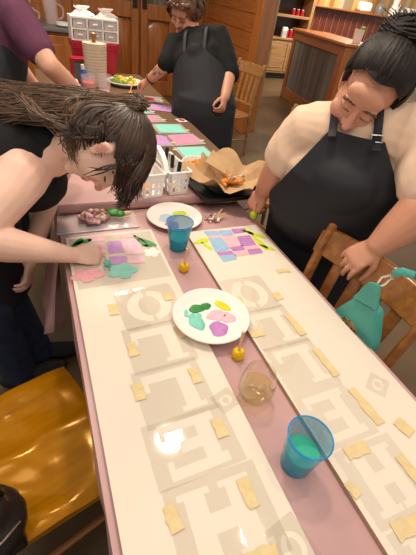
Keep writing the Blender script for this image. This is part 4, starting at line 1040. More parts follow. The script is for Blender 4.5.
def head(b, m, full=0.0):
    """local: x to the person's right, y out of the face, z to the crown"""
    e = lambda c, r: ell(b, c, r, m, 20, 14)
    e((0, -0.016, 0.034), (0.075, 0.094, 0.084)); e((0, 0.026, -0.022), (0.065+full, 0.066, 0.084)); e((0, 0.036, -0.074), (0.046+full, 0.046, 0.038))
    e((0, 0.060, -0.102), (0.024, 0.020, 0.017)); e((0, 0.066, 0.040), (0.052, 0.030, 0.034))
    for s in (-1, 1):
        e((s*0.036, 0.058, -0.028), (0.030+full*0.6, 0.030, 0.028)); e((s*0.031, 0.077, 0.006), (0.0155, 0.014, 0.011)); e((s*0.030, 0.084, 0.024), (0.024, 0.010, 0.006))
        # ear
        loft(b, [m @ V((s*0.070, 0.0, -0.030)), m @ V((s*0.077, -0.006, -0.012)), m @ V((s*0.081, -0.012, 0.010)), m @ V((s*0.078, -0.008, 0.024))], [0.010, 0.014, 0.017, 0.012], [0.006]*4, axis=m.to_3x3() @ V((0, 1, 0)), seg=12)
        e((s*0.012, 0.094, -0.030), (0.009, 0.010, 0.007))
    loft(b, [m @ V((0, 0.086, 0.020)), m @ V((0, 0.096, 0.0)), m @ V((0, 0.108, -0.026))], [0.009, 0.010, 0.013], seg=12)
    e((0, 0.083, -0.056), (0.023, 0.013, 0.007)); e((0, 0.080, -0.067), (0.020, 0.013, 0.008))

def face_regions(m, lips=1, brow=2, blush=3):
    im = m.inverted()
    near = lambda q: q.length < 0.16
    def fl(p):
        q = im @ p; return near(q) and q.y > 0.07 and abs(q.x) < 0.024 and abs(q.z+0.062+0.0*q.x) < 0.010*(1-(q.x/0.026)**2)+0.001
    def fb(p):
        q = im @ p; x = abs(q.x); return near(q) and q.y > 0.05 and 0.012 < x < 0.052 and abs(q.z-(0.028-0.004*((x-0.03)/0.02)**2)) < 0.0030
    def fe(p):
        q = im @ p; x = abs(q.x); return near(q) and q.y > 0.055 and 0.015 < x < 0.047 and abs(q.z-(-0.001+4*(x-0.031)**2)) < 0.0022
    def fc(p):
        q = im @ p; x = abs(q.x); return near(q) and (q.y > 0.05 and ((x-0.042)/0.02)**2+((q.z+0.03)/0.017)**2 < 1) or near(q) and (q.y > 0.100 and abs(q.z+0.025) < 0.010) or near(q) and (x > 0.074 and ((q.y+0.008)/0.011)**2+((q.z+0.002)/0.018)**2 < 1)
    return [(blush, fc), (lips, fl), (brow, fb), (brow, fe)]

def hand(b, w, X, Z, s, curl=(0.5, 0.5, 0.5, 0.5), k=1.0, thumb=0.5, pinch=0.0):
    """w wrist, X towards the fingers, Z out of the back of the hand, s = +1/-1 picks the thumb's side"""
    X = V(X).normalized(); Z = V(Z); Z = (Z-X*Z.dot(X)).normalized(); Y = Z.cross(X)*s; w = V(w)
    P = lambda x, y, z: w+X*(x*k)+Y*(y*k)+Z*(z*k)
    loft(b, [P(-0.02, 0, 0), P(0.01, 0.0, 0), P(0.045, 0.0, -0.002), P(0.082, 0.0, -0.002)], [0.027*k, 0.030*k, 0.040*k, 0.041*k], [0.020*k, 0.018*k, 0.0155*k, 0.0125*k], axis=Y, seg=16)
    for i, (y, L) in enumerate(((0.031, 0.070), (0.0105, 0.079), (-0.0105, 0.074), (-0.031, 0.058))):
        a = 0.0; p = V((0.078-0.006*abs(i-1.3), y, 0)); pts = [p.copy()]; c = curl[i]
        spread = (1.5-i)*0.05
        for f, da in ((0.46, c*0.75), (0.30, c*1.05), (0.24, c*0.7)):
            a += da; p = p+V((math.cos(a)*math.cos(spread), math.sin(spread)*math.cos(a), -math.sin(a)))*(L*f); pts.append(p.copy())
        pts = [V((0.05, y*0.9, -0.002))]+pts
        loft(b, [P(*q) for q in pts], [r*k for r in (0.0095, 0.0098, 0.0086, 0.0080, 0.0068)], axis=Y, seg=10)
    t0 = V((0.020, 0.020, -0.006)); d1 = V((0.62, 0.62, -0.42)); d2 = V((0.85, 0.22-0.5*pinch, -0.42-0.2*thumb)); d3 = V((0.9, -0.05-0.6*pinch, -0.35-0.3*thumb))
    p1 = t0+d1.normalized()*0.040; p2 = p1+d2.normalized()*0.034; p3 = p2+d3.normalized()*0.025
    loft(b, [P(*q) for q in (t0, p1, p2, p3)], [r*k for r in (0.015, 0.0118, 0.0100, 0.0080)], axis=Z, seg=10)

def person(label, base, build, mats, voxel, regions=None, smooth_it=5):
    b = B(); build(b)
    o = skinobj('person', b, mats, None, voxel, smooth_it, 0.5, regions)
    tag(o, label, 'person'); o.data.transform(Matrix.Translation(-V(base))); o.location = base
    return o
def wear(o, par, label=None):
    o.parent = par; o.location = -par.location
    if label: o['label'] = label
    return o

HR, HC_ = V((0.084, 0.104, 0.096)), V((0, -0.014, 0.034))
def scalp_shell(b, m, keep, off=0.0, n=40):
    """thick cap of hair over the skull wherever keep(direction) holds"""
    vs = {}
    def v(i, j, k):
        key = (i % n, j, k)
        if key not in vs:
            th = PI*j/(n//2); ph = 2*PI*(i % n)/n; d = V((math.sin(th)*math.cos(ph), math.sin(th)*math.sin(ph), math.cos(th)))
            q = (1.0+off if k else 0.86); vs[key] = b.verts.new(m @ (HC_+V((d.x*HR.x*q, d.y*HR.y*q, d.z*HR.z*q))))
        return vs[key]
    cells = set()
    for i in range(n):
        for j in range(1, n//2-1):
            th = PI*(j+0.5)/(n//2); ph = 2*PI*(i+0.5)/n
            if keep(V((math.sin(th)*math.cos(ph), math.sin(th)*math.sin(ph), math.cos(th)))): cells.add((i, j))
    for i, j in cells:
        for k in (0, 1): b.faces.new((v(i, j, k), v(i+1, j, k), v(i+1, j+1, k), v(i, j+1, k)))
        for (di, dj, e) in ((1, 0, ((i+1, j), (i+1, j+1))), (-1, 0, ((i, j), (i, j+1))), (0, 1, ((i, j+1), (i+1, j+1))), (0, -1, ((i, j), (i+1, j)))):
            if ((i+di) % n, j+dj) not in cells and 0 < j+dj < n//2-1+1:
                (a, b_), (c, d) = e; b.faces.new((v(a, b_, 0), v(c, d, 0), v(c, d, 1), v(a, b_, 1)))
    # crown cap
    for k in (0, 1):
        ring = [v(i, 1, k) for i in range(n)]
        if all((i, 1) in cells for i in range(n)): b.faces.new(ring)

def lock(b, m, s, e, off0=0.02, off1=0.10, w=0.010, lift=0.0, n=9):
    s = V(s).normalized(); e = V(e).normalized(); pts = []
    om = max(1e-3, s.angle(e))
    for i in range(n):
        t = i/(n-1); d = (s*math.sin((1-t)*om)+e*math.sin(t*om))/math.sin(om)
        q = 1+off0+(off1-off0)*t+lift*math.sin(PI*t); pts.append(m @ (HC_+V((d.x*HR.x*q, d.y*HR.y*q, d.z*HR.z*q))))
    ax = (pts[1]-pts[0]).cross(pts[0]-m @ HC_)
    ws = [w*(0.35+0.65*math.sin(PI*min(1, 0.12+0.76*i/(n-1)))) for i in range(n)]
    loft(b, pts, ws, [q*0.40 for q in ws], axis=ax, seg=6, capk=1)

def strand(b, pts, w, n=6, taper=True, flat=0.5):
    p = spline(pts, n); N = len(p); ws = [w*((0.4+0.6*math.sin(PI*min(1, 0.15+0.75*i/(N-1)))) if taper else 1)*(1-0.6*max(0, i/(N-1)-0.7)/0.3) for i in range(N)]
    loft(b, p, ws, [q*flat for q in ws], seg=6, capk=1, axis=(0.3, 0.5, 0.8))

# ------------------------------------------------------------------ woman in black leaning over the left board
hc = V((0.143, -0.111, 1.113)); mG = headmat(hc, (-0.10, -0.24, -1.0), (0.92, -0.36, -0.10), 1.0)
gR = V((-0.097, -0.037, 1.006)); gL = V((0.106, 0.283, 1.079)); gE = V((-0.237, -0.189, 0.916)); gW = V((0.010, -0.151, 0.797))
gN = V((0.044, -0.007, 1.073)); gTop = (gR+gL)*0.5+V((-0.02, 0, 0.0)); gHip = V((-0.43, 0.15, 0.86)); gAx = (gL-gR).normalized()
gMid = gHip.lerp(gTop, 0.35)+V((0, 0, 0.05)); gCh = gHip.lerp(gTop, 0.72)+V((0, 0, 0.035))
gEL = V((-0.02, 0.20, 0.86)); gWL = V((-0.133, 0.083, 0.621))
def torsoG(b, k=0.0):
    loft(b, [gHip+V((0, 0, -0.04)), gHip, gMid, gCh, gTop], [0.17+k, 0.175+k, 0.150+k, 0.165+k, 0.135+k], [0.125+k, 0.125+k, 0.108+k, 0.118+k, 0.075+k], axis=gAx, seg=24)
legsG = [[V((-0.46, 0.06, 0.86)), V((-0.30, 0.02, 0.46)), V((-0.27, 0.03, 0.08))], [V((-0.41, 0.24, 0.86)), V((-0.27, 0.17, 0.46)), V((-0.19, 0.12, 0.08))]]
def bodyG(b):
    head(b, mG)
    loft(b, [gN+V((-0.05, 0.03, -0.03)), gN, mG @ V((0, -0.025, -0.055))], [0.062, 0.054, 0.052], seg=16)
    torsoG(b)
    loft(b, [gTop.lerp(gR, 0.35), gR, gR.lerp(gE, 0.5), gE], [0.07, 0.074, 0.066, 0.054], seg=16)
    loft(b, [gE, gE.lerp(gW, 0.35), gE.lerp(gW, 0.75), gW], [0.054, 0.052, 0.038, 0.029], [0.054, 0.050, 0.034, 0.024], axis=(0.3, -0.9, 0), seg=16)
    hand(b, gW, (0.97, 0.03, -0.12), (0.05, -0.45, 0.85), 1, (0.75, 0.85, 0.95, 1.0), 0.92, 0.6, 0.4)
    loft(b, [gTop.lerp(gL, 0.4), gL, gEL], [0.066, 0.062, 0.046], seg=14); loft(b, [gEL, gWL], [0.044, 0.028], seg=14)
    hand(b, gWL, (-0.2, -0.55, -0.75), (0.75, 0.0, 0.3), 1, (0.5, 0.55, 0.6, 0.6), 0.9)
    for L in legsG: loft(b, L, [0.085, 0.058, 0.040], seg=14)
pG = person('person in a black sleeveless top and jeans bending over the left board, brown ponytail', (-0.25, 0.08, 0), bodyG, ['skin_pale', 'lips', 'brow', 'blush'], 0.0042, face_regions(mG))
b = B(); torsoG(b, 0.013)
loft(b, [gTop.lerp(gR, 0.0), gTop.lerp(gR, 0.62)+V((0.006, 0.010, 0.012))], [0.10, 0.078], seg=16)
loft(b, [gTop, gTop.lerp(gN, 0.62)], [0.10, 0.080], seg=16)
loft(b, [gTop.lerp(gL, 0.1), gTop.lerp(gL, 0.75)], [0.082, 0.068], seg=16)
ell(b, gCh+V((0.05, -0.03, -0.09)), (0.12, 0.15, 0.09)); ell(b, gHip, (0.15, 0.19, 0.15))
wear(skinobj('tank_top', b, 'black_cloth', None, 0.007, 8, folds=(0.004, 9, (1, 0.2, 0))), pG)
b = B()
loft(b, [V((-0.20, 0.05, 0.95)), V((-0.235, 0.07, 0.80)), V((-0.255, 0.08, 0.62)), V((-0.25, 0.07, 0.47))], [0.14, 0.17, 0.18, 0.18], [0.05, 0.055, 0.06, 0.055], axis=gAx, seg=24)
wear(skinobj('apron', b, 'apron', None, 0.008, 6), pG)
b = B()
for L in legsG: loft(b, L, [0.105, 0.082, 0.068], seg=16)
ell(b, gHip+V((-0.01, 0, -0.02)), (0.15, 0.18, 0.13)); wear(skinobj('jeans', b, 'denim', None, 0.008, 5), pG)
for (x, y) in ((-0.27, 0.03), (-0.19, 0.12)):
    b = B(); loft(b, [(x-0.05, y-0.01, 0.05), (x, y, 0.062), (x+0.08, y+0.01, 0.045), (x+0.16, y+0.015, 0.033)], [0.036, 0.045, 0.047, 0.036], [0.05, 0.055, 0.04, 0.03], axis=(0, 1, 0), seg=16)
    for v in b.verts: v.co.z = max(v.co.z, 0.001)
    wear(obj('shoe', b, 'shoe'), pG)
# hair
b = B(); face = lambda d: (d.y > 0.30 and d.z < 0.62 and abs(d.x) < 0.86) or (d.z < -0.80) or (d.z < -0.25 and d.y > -0.30) or (abs(d.x) > 0.62 and -0.22 < d.y < 0.45 and d.z < -0.02)
scalp_shell(b, mG, lambda d: not face(d))
tie = V((0.0, -0.90, 0.42))
for k in range(520):
    a = random.uniform(0, 2*PI); z = random.uniform(-0.80, 0.98); d = V((math.cos(a)*math.sqrt(1-z*z), math.sin(a)*math.sqrt(1-z*z), z))
    if face(d) or d.angle(tie) < 0.3: continue
    lock(b, mG, d, tie+V((random.uniform(-.12, .12), 0, random.uniform(-.12, .12))), 0.0+random.uniform(0, .02), 0.04+random.uniform(0, .03), random.uniform(0.003, 0.006))
for k in range(220):   # along the hairline
    x = random.uniform(-0.92, 0.92); s = V((x, 0.45+0.2*(1-abs(x)), 0.66-0.55*abs(x)**1.6)) if abs(x) < 0.85 else V((x, random.uniform(-0.4, 0.25), 0.12))
    lock(b, mG, s, tie+V((random.uniform(-.12, .12), 0, random.uniform(-.12, .12))), 0.0, 0.05+random.uniform(0, .03), random.uniform(0.003, 0.006))
for k in range(230):   # side-swept fringe hanging off the forehead
    x = random.uniform(-0.80, 0.97); g = lambda s: random.gauss(0, s)
    s = mG @ (HC_+V((x*HR.x*0.85, HR.y*(0.30-0.20*abs(x)), HR.z*(1.0-0.28*x*x))))
    q0 = mG @ V((x*0.086, 0.062-0.02*abs(x)+g(.006), 0.106-0.020*x*x+g(.003))); q1 = mG @ V((x*0.090+g(.003), 0.094-0.010*abs(x)+g(.006), 0.086-0.018*x*x+g(.005)))
    q2 = mG @ V((x*0.088+g(.004), 0.120+g(.010), 0.062+g(.008))); q3 = mG @ V((x*0.080+g(.005), 0.140+g(.014)-0.02*abs(x), 0.040+g(.010)))
    p0 = mG @ (HC_+V((x*HR.x*0.62, HR.y*(-0.25+g(.05)), HR.z*(0.99-0.22*x*x)))); s = mG @ (HC_+V((x*HR.x*0.80, HR.y*(0.16+g(.05)), HR.z*(1.02-0.26*x*x))))
    strand(b, [p0, s, q0, q1, q2] + ([q3] if k % 3 else []), random.uniform(0.0022, 0.0042))
for k in range(150):   # side fringe swept over the temple
    g = lambda s: random.gauss(0, s); z = random.uniform(0.036, 0.105); w = 1-0.5*max(0, z-0.07)/0.035
    strand(b, [mG @ V((0.060*w, -0.02+g(.008), z+0.012)), mG @ V((0.081*w+g(.002), 0.028+g(.006), z+0.004)), mG @ V((0.078*w+g(.003), 0.066+g(.006), z-0.002)), mG @ V((0.066*w+g(.004), 0.098+0.20*(z-0.01)+g(.008), z-0.010+g(.006)))], random.uniform(0.0025, 0.0045))
for k in range(80):    # hair swept up from behind the ear
    g = lambda s: random.gauss(0, s); z = random.uniform(-0.085, 0.02); y = -0.030-0.35*max(0, -z-0.02)
    strand(b, [mG @ V((0.066+g(.004), y+0.012+abs(g(.016)), z+g(.006))), mG @ V((0.074+g(.003), y-0.012+g(.006), z+0.004)), mG @ V((0.056+g(.005), y-0.050+g(.006), z*0.6+0.012)), mG @ (HC_+V((0.01+g(.006), HR.y*-0.97, HR.z*0.36+g(.008))))], random.uniform(0.0025, 0.005))
for k in range(16):    # loose strands in front of and behind the ear
    s = mG @ V((0.080, 0.028+random.uniform(-.012, .01), 0.05)); e1 = mG @ V((0.083, 0.040+random.uniform(-.01, .01), 0.01)); e2 = mG @ V((0.076, 0.062+random.uniform(-.02, .01), -0.025-random.uniform(0, .03)))
    if k % 5 == 0: strand(b, [s, e1, e2], 0.0024)
    s = mG @ V((0.076, -0.05+random.uniform(-.02, .015), 0.0)); e1 = mG @ V((0.074, -0.045+random.uniform(-.02, .02), -0.06)); e2 = mG @ V((0.072, -0.015+random.uniform(-.03, .02), -0.085-random.uniform(0, .03)))
    strand(b, [s, e1, e2], 0.005)
wear(obj('hair', b, 'hair_brown'), pG)
# ponytail
b = B(); t0 = mG @ (HC_+V((0, HR.y*-0.96, HR.z*0.42))); bk = (mG.to_3x3() @ V((0, -1, 0)))
up1 = t0+bk*0.014
P1 = V((0.140, -0.036, 1.218)); P2 = V((0.070, -0.002, 1.207)); P3 = V((-0.022, 0.081, 1.181)); P4 = V((-0.121, 0.172, 1.160)); P5 = V((-0.238, 0.247, 1.126))
loft(b, spline([t0, up1, P1, P2, P3], 5), [0.014]*5+[0.019]*5+[0.024]*5+[0.030]*5+[0.020], [0.010]*5+[0.013]*5+[0.015]*5+[0.016]*5+[0.010], seg=12, axis=(0.2, 0.9, 0.2))
for k in range(1250):
    r = lambda s: V((random.gauss(0, s), random.gauss(0, s), random.gauss(0, s*0.5)))
    end = random.random(); side = random.gauss(0, 1); w0 = random.gauss(0, 0.006)
    o1 = V((0.0, 0.032, 0.008))*side
    pts = [t0+r(0.010), up1+r(0.010)+bk*random.uniform(-.008, .008), P1+r(0.010)+o1*0.45, P2+r(0.012)+o1*0.75, P3+r(0.014)+o1+V((0, 0, w0))]
    if end > 0.15: pts.append(P4+r(0.018)+o1*1.15-V((0, 0, w0)))
    if end > 0.4: pts.append(P5+r(0.02)+o1*1.3)
    strand(b, pts, random.uniform(0.0009, 0.0022), 4)
for k in range(90):   # wisps falling down the side of the neck
    r = lambda s: V((random.gauss(0, s), random.gauss(0, s), random.gauss(0, s)))
    pts = [V((0.113, -0.041, 1.221))+r(0.012), V((0.067, -0.062, 1.195))+r(0.012), V((0.051, -0.106, 1.137))+r(0.010), V((0.051, -0.137, 1.095))+r(0.012)]
    strand(b, pts, random.uniform(0.0016, 0.0034), 4)
for k in range(40):
    r = lambda s: V((random.gauss(0, s), random.gauss(0, s), random.gauss(0, s)))
    strand(b, [V((-0.049, 0.037, 1.196))+r(0.01), V((-0.022, -0.025, 1.176))+r(0.010), V((0.032, -0.073, 1.163))+r(0.012), V((0.064, -0.073, 1.173))+r(0.008)], 0.002, 4)
wear(obj('ponytail', b, 'hair_tail'), pG)
b = B(); loft(b, [t0-bk*0.002, t0+bk*0.012], [0.022, 0.020], seg=14); wear(obj('hair_tie', b, 'black_cloth'), pG)

# ------------------------------------------------------------------ woman in the cream tee and black apron
hc = V((0.874, -0.245, 1.312)); mW = headmat(hc, (-0.74, -0.52, -0.47), (-0.02, -0.42, 0.90), 1.09)
wR = V((0.788, -0.116, 1.165)); wL = V((1.017, -0.384, 1.226)); wRE = V((0.762, -0.085, 1.039)); wRW = V((0.774, 0.010, 0.886)); wLE = V((0.976, -0.539, 1.126)); wLW = V((0.869, -0.511, 0.957))
wAx = (wL-wR).normalized(); wTop = (wR+wL)*0.5+V((0.0, 0, 0.0)); wHip = V((1.03, -0.13, 0.80)); wF = wAx.cross(V((0, 0, 1))).normalized()
if wF.x > 0: wF = -wF
wWa = wHip.lerp(wTop, 0.40)+wF*0.045; wCh = wHip.lerp(wTop, 0.75)+wF*0.035
wNk = wTop+V((0, 0, 0.05))+wF*0.02
def torsoW(b, k=0.0):
    loft(b, [wHip+V((0, 0, -0.22)), wHip, wWa, wCh, wTop], [0.20+k, 0.215+k, 0.212+k, 0.200+k, 0.140+k], [0.16+k, 0.168+k, 0.160+k, 0.140+k, 0.078+k], axis=wAx, seg=28)
legsW = [[V((1.0, -0.02, 0.78)), V((1.01, -0.03, 0.44)), V((1.03, -0.03, 0.08))], [V((1.08, -0.22, 0.78)), V((1.10, -0.24, 0.44)), V((1.12, -0.25, 0.08))]]
hWd = V((0.801, -0.488, 0.887))-wLW
def bodyW(b):
    head(b, mW, 0.005)
    loft(b, [wTop, wNk, mW @ V((0, -0.03, -0.05))], [0.085, 0.066, 0.060], seg=18)
    ell(b, mW @ V((0, 0.02, -0.10)), (0.05, 0.05, 0.03))
    torsoW(b)
    loft(b, [wTop.lerp(wR, 0.4), wR, wR.lerp(wRE, 0.5), wRE], [0.078, 0.066, 0.060, 0.056], seg=16)
    loft(b, [wRE, wRE.lerp(wRW, 0.35), wRE.lerp(wRW, 0.75), wRW], [0.056, 0.057, 0.047, 0.036], seg=16)
    hand(b, wRW, V((0.746, 0.014, 0.818))-wRW, (-0.35, -0.35, 0.85), -1, (0.75, 0.9, 1.0, 1.0), 0.98, 0.6, 0.6)
    loft(b, [wTop.lerp(wL, 0.4), wL, wL.lerp(wLE, 0.5), wLE], [0.085, 0.085, 0.074, 0.066], seg=16)
    loft(b, [wLE, wLE.lerp(wLW, 0.35), wLE.lerp(wLW, 0.75), wLW], [0.066, 0.066, 0.052, 0.038], seg=16)
    hand(b, wLW, hWd, (-0.25, -0.35, 0.9), 1, (0.45, 0.5, 0.55, 0.55), 1.04, 0.8)
    for L in legsW: loft(b, L, [0.10, 0.07, 0.045], seg=14)
pW = person('person in a cream tee and black apron by the right board, hair in a bun', (1.05, -0.13, 0), bodyW, ['skin_tan', 'lips', 'brow', 'blush'], 0.0042, face_regions(mW))
b = B(); torsoW(b, 0.010)
loft(b, [wTop, wTop+V((0, 0, 0.022))], [0.115, 0.085], [0.10, 0.08], axis=wAx, seg=20)
loft(b, [wTop.lerp(wR, 0.4), wR, wR.lerp(wRE, 0.40), wR.lerp(wRE, 0.70)], [0.093, 0.078, 0.076, 0.078], seg=18)
loft(b, [wTop.lerp(wL, 0.4), wL, wL.lerp(wLE, 0.50), wL.lerp(wLE, 0.80)], [0.098, 0.094, 0.092, 0.094], seg=18)
tee = wear(skinobj('cream_tee', b, 'cream_tee', None, 0.006, 6, folds=(0.016, 10, (-0.5, -0.3, -0.8), 0.3)), pW)
b = B(); torsoW(b, 0.038); ell(b, wCh+wF*0.07+V((0, 0, -0.03)), (0.12, 0.14, 0.10))
loft(b, [wHip+wF*0.05+V((0, 0, -0.05)), wHip+wF*0.07+V((0, 0, -0.35))], [0.225, 0.235], [0.14, 0.13], axis=wAx, seg=24)
def sp(lat, z, fr=0.0): return wCh+wAx*lat+wF*fr+V((0, 0, z-wCh.z))
topz = wCh.z+0.140
cR, cL = sp(-0.080, topz-0.008), sp(0.080, topz-0.034)
up = V((0, 0, 1)); tl = (cL-cR).normalized()
nT = wF.cross(tl).normalized()
if nT.z < 0: nT = -nT
def side(c, e):
    d = (e-c).normalized(); n = d.cross(wF); 
    return n
nR = side(cR, sp(-0.24, wCh.z-0.13)); nR = nR if nR.dot(-wAx) > 0 else -nR
nL = side(cL, sp(0.24, wCh.z-0.13)); nL = nL if nL.dot(wAx) > 0 else -nL
wear(skinobj('apron', b, 'apron', None, 0.008, 8, cut=[(cR, nT), (cR, nR), (cL, nL), (wHip-wF*0.02, -wF)]), pW)
from mathutils.bvhtree import BVHTree
tb = BVHTree.FromPolygons([v.co.copy() for v in tee.data.vertices], [tuple(p.vertices) for p in tee.data.polygons])
sd = (wF*0.80+V((0, 0, 0.60))).normalized()
def over_tee(p, off):
    c, n, i, d = tb.ray_cast(p+sd*0.5, -sd)
    return c+sd*off if c is not None and (c+sd*off-p).dot(sd) > 0 else p
straps = []
for c, sgn in ((cR, -1), (cL, 1)):
    c = c-wAx*(0.013*sgn)
    h, n, i, d = tb.ray_cast(c+wF*0.6, -wF)
    S = (h if h is not None else c+wF*0.16)+wF*0.040+V((0, 0, -0.015)); e = mW @ V((-0.062*sgn, -0.035, -0.085))
    pts = [over_tee(S.lerp(e, k/10), 0.010) for k in range(11)]; straps.append(pts)
    b = B(); loft(b, pts, 0.0120, 0.0028, axis=wAx, seg=8); wear(obj('neck_strap', b, 'apron_strap'), pW)
b = B(); q = straps[1]
for k in (2, 3):
    c = q[k]+sd*0.005; loft(b, [c-wAx*0.015, c+wAx*0.015], 0.0020, seg=8)
for s_ in (-1, 1): loft(b, [q[2]+sd*0.005+wAx*0.015*s_, q[3]+sd*0.005+wAx*0.015*s_], 0.0020, seg=8)
wear(obj('strap_buckle', b, 'metal'), pW)
b = B()
for L in legsW: loft(b, L, [0.125, 0.10, 0.075], seg=16)
wear(skinobj('trousers', b, 'black_cloth', None, 0.009, 5), pW)
for L in legsW:
    x, y = L[2].x, L[2].y; b = B(); loft(b, [(x+0.06, y, 0.05), (x, y, 0.062), (x-0.09, y-0.03, 0.045), (x-0.16, y-0.05, 0.033)], [0.038, 0.047, 0.049, 0.038], [0.05, 0.055, 0.04, 0.03], axis=(0, 1, 0), seg=16)
    for v in b.verts: v.co.z = max(v.co.z, 0.001)
    wear(obj('shoe', b, 'shoe'), pW)
b = B(); faceW = lambda d: (d.y > 0.34 and d.z < 0.62 and abs(d.x) < 0.9) or (d.z < -0.50 and d.y > -0.5) or (abs(d.x) > 0.7 and -0.25 < d.y < 0.40 and d.z < -0.08)
scalp_shell(b, mW, lambda d: not faceW(d), 0.03)
bunW = V((0.0, -0.62, 0.70))
for k in range(620):
    a = random.uniform(0, 2*PI); z = random.uniform(-0.6, 0.98); d = V((math.cos(a)*math.sqrt(1-z*z), math.sin(a)*math.sqrt(1-z*z), z))
    if faceW(d) or d.angle(bunW) < 0.25: continue
    lock(b, mW, d, bunW+V((random.uniform(-.15, .15), random.uniform(-.1, .1), 0)), 0.03+random.uniform(0, .03), 0.12+random.uniform(0, .05), random.uniform(0.0035, 0.007), 0.05)
for k in range(240):
    x = random.uniform(-0.93, 0.93); s = V((x, 0.48+0.2*(1-abs(x)), 0.66-0.50*abs(x)**1.7))
    lock(b, mW, s, bunW+V((random.uniform(-.15, .15), random.uniform(-.1, .1), 0)), 0.0+random.uniform(0, .02), 0.14+random.uniform(0, .03), random.uniform(0.0035, 0.006), 0.05)
wear(obj('hair', b, 'hair_dark'), pW)
b = B(); bc = mW @ (HC_+V((0, HR.y*-0.62, HR.z*0.70))); bn = (bc-mW @ HC_).normalized(); u1 = bn.orthogonal().normalized(); u2 = bn.cross(u1)
ell(b, bc+bn*0.012, (0.060, 0.060, 0.050))
for k in range(330):
    ph = random.uniform(0, 6.28); rr = random.uniform(0.038, 0.078); h = random.uniform(0.0, 0.05); sw = random.uniform(1.2, 2.6); tilt = random.uniform(-.4, .4)
    pts = []
    for i in range(7):
        a = ph+sw*i/6; q = rr*(1-0.35*max(0, (h-0.02)/0.03)*0.6); pts.append(bc+u1*(q*math.cos(a))+u2*(q*math.sin(a))+bn*(h+0.014*math.sin(a*2+tilt*3)+tilt*0.012*i/6))
    strand(b, pts, random.uniform(0.002, 0.0045), 3)
for k in range(110):
    a = random.uniform(0, 6.28); d = (u1*math.cos(a)+u2*math.sin(a)+bn*random.uniform(-.2, .9)).normalized(); p0 = bc+d*0.055; strand(b, [p0, p0+d*0.018+u1*random.uniform(-.016, .016), p0+d*0.030+u2*random.uniform(-.03, .03)], 0.0013, 4)
wear(obj('hair_bun', b, 'hair_dark'), pW)
# brush held by her painting hand
hd = (V((0.746, 0.014, 0.818))-wRW).normalized()
tip = V((0.747, 0.000, 0.772)); top = V((0.739, -0.003, 0.860))
dr = (top-tip).normalized()
dauber('sponge_brush', 'lime green sponge brush held by the hand at the right board corner', tip, dr.to_track_quat('Z', 'Y').to_euler(), 'p_lime', 0.045)
tip = V((0.110, -0.166, 0.768)); dr = V((-0.25, 0.05, 1)).normalized()
tg = dauber('sponge_brush', 'teal sponge brush under the hand on the left board', (0.112, -0.190, BT+0.004), dr.to_track_quat('Z', 'Y').to_euler(), 'p_teal', 0.03); tg.scale = (0.7, 0.7, 0.7)

# ------------------------------------------------------------------ woman in black at the far right side of the brown table
hc = V((1.023, 1.810, 1.354)); mB = headmat(hc, (-0.66, -0.52, -0.60), (-0.25, -0.42, 0.87), 1.12)
kR = V((0.939, 1.718, 1.171)); kL = V((1.194, 1.565, 1.247)); kRE = V((0.844, 1.623, 1.041)); kRW = V((0.755, 1.738, 0.924)); kLE = V((1.218, 1.368, 1.074)); kLW = V((1.123, 1.197, 0.956))
kAx = (kL-kR).normalized(); kTop = (kR+kL)*0.5; kHip = V((1.053, 1.362, 0.841)); kF = V((-kAx.y, kAx.x, 0)).normalized()
if kF.dot(V((-1, -0.3, 0))) < 0: kF = -kF
def torsoB(b, k=0.0):
    loft(b, [kHip+V((0, 0, -0.12)), kHip, kHip.lerp(kTop, 0.4), kHip.lerp(kTop, 0.75), kTop], [0.19+k, 0.195+k, 0.175+k, 0.172+k, 0.12+k], [0.15+k, 0.15+k, 0.135+k, 0.125+k, 0.07+k], axis=kAx, seg=22)
kf0 = V((kHip.x, kHip.y, 0))
legsB = [[kHip+kAx*(-0.09)+V((0, 0, -0.1)), kf0+kAx*(-0.10)+V((0, 0, 0.44)), kf0+kAx*(-0.10)+V((0, 0, 0.08))], [kHip+kAx*0.09+V((0, 0, -0.1)), kf0+kAx*0.10+V((0, 0, 0.44)), kf0+kAx*0.10+V((0, 0, 0.08))]]
for L in legsB:
    L[1].z = 0.44; L[2].z = 0.08
def bodyB(b):
    head(b, mB, 0.003); loft(b, [kTop, kTop.lerp(mB @ V((0, 0, -0.06)), 0.5), mB @ V((0, -0.03, -0.05))], [0.075, 0.06, 0.055], seg=14); torsoB(b)
    loft(b, [kTop.lerp(kR, 0.4), kR, kRE], [0.075, 0.068, 0.050], seg=14); loft(b, [kRE, kRW], [0.050, 0.031], seg=14)
    hand(b, kRW, V((0.669, 1.874, 0.864))-kRW, (-0.2, -0.2, 0.9), 1, (0.6, 0.7, 0.8, 0.8), 1.0, 0.5, 0.4)
    loft(b, [kTop.lerp(kL, 0.4), kL, kLE], [0.075, 0.068, 0.050], seg=14); loft(b, [kLE, kLW], [0.046, 0.032], seg=14)
    hand(b, kLW, V((1.083, 1.125, 0.870))-kLW, (0.6, -0.6, 0.1), -1, (0.7, 0.8, 0.9, 0.9), 1.0, 0.5)
    for L in legsB: loft(b, L, [0.09, 0.065, 0.045], seg=14)
pB = person('person with short auburn hair in black tee and apron leaning over the far table', (kf0.x, kf0.y, 0), bodyB, ['skin_tan', 'lips', 'brow', 'blush', 'tattoo'], 0.0065, face_regions(mB)+[(4, lambda p: (p-kRE.lerp(kRW, 0.55)).length < 0.075 and (p-kRE.lerp(kRW, 0.5)).dot(V((-0.3, -0.7, 0.6))) > 0.014 and math.sin(p.x*190)+math.sin(p.z*170+p.y*90) > 0.1)])
b = B(); torsoB(b, 0.012)
loft(b, [kTop.lerp(kR, 0.35), kR, kR.lerp(kRE, 0.92)], [0.086, 0.078, 0.064], seg=16); loft(b, [kTop.lerp(kL, 0.35), kL, kL.lerp(kLE, 0.5), kLE+V((0, 0, -0.01))], [0.086, 0.080, 0.072, 0.066], seg=16)
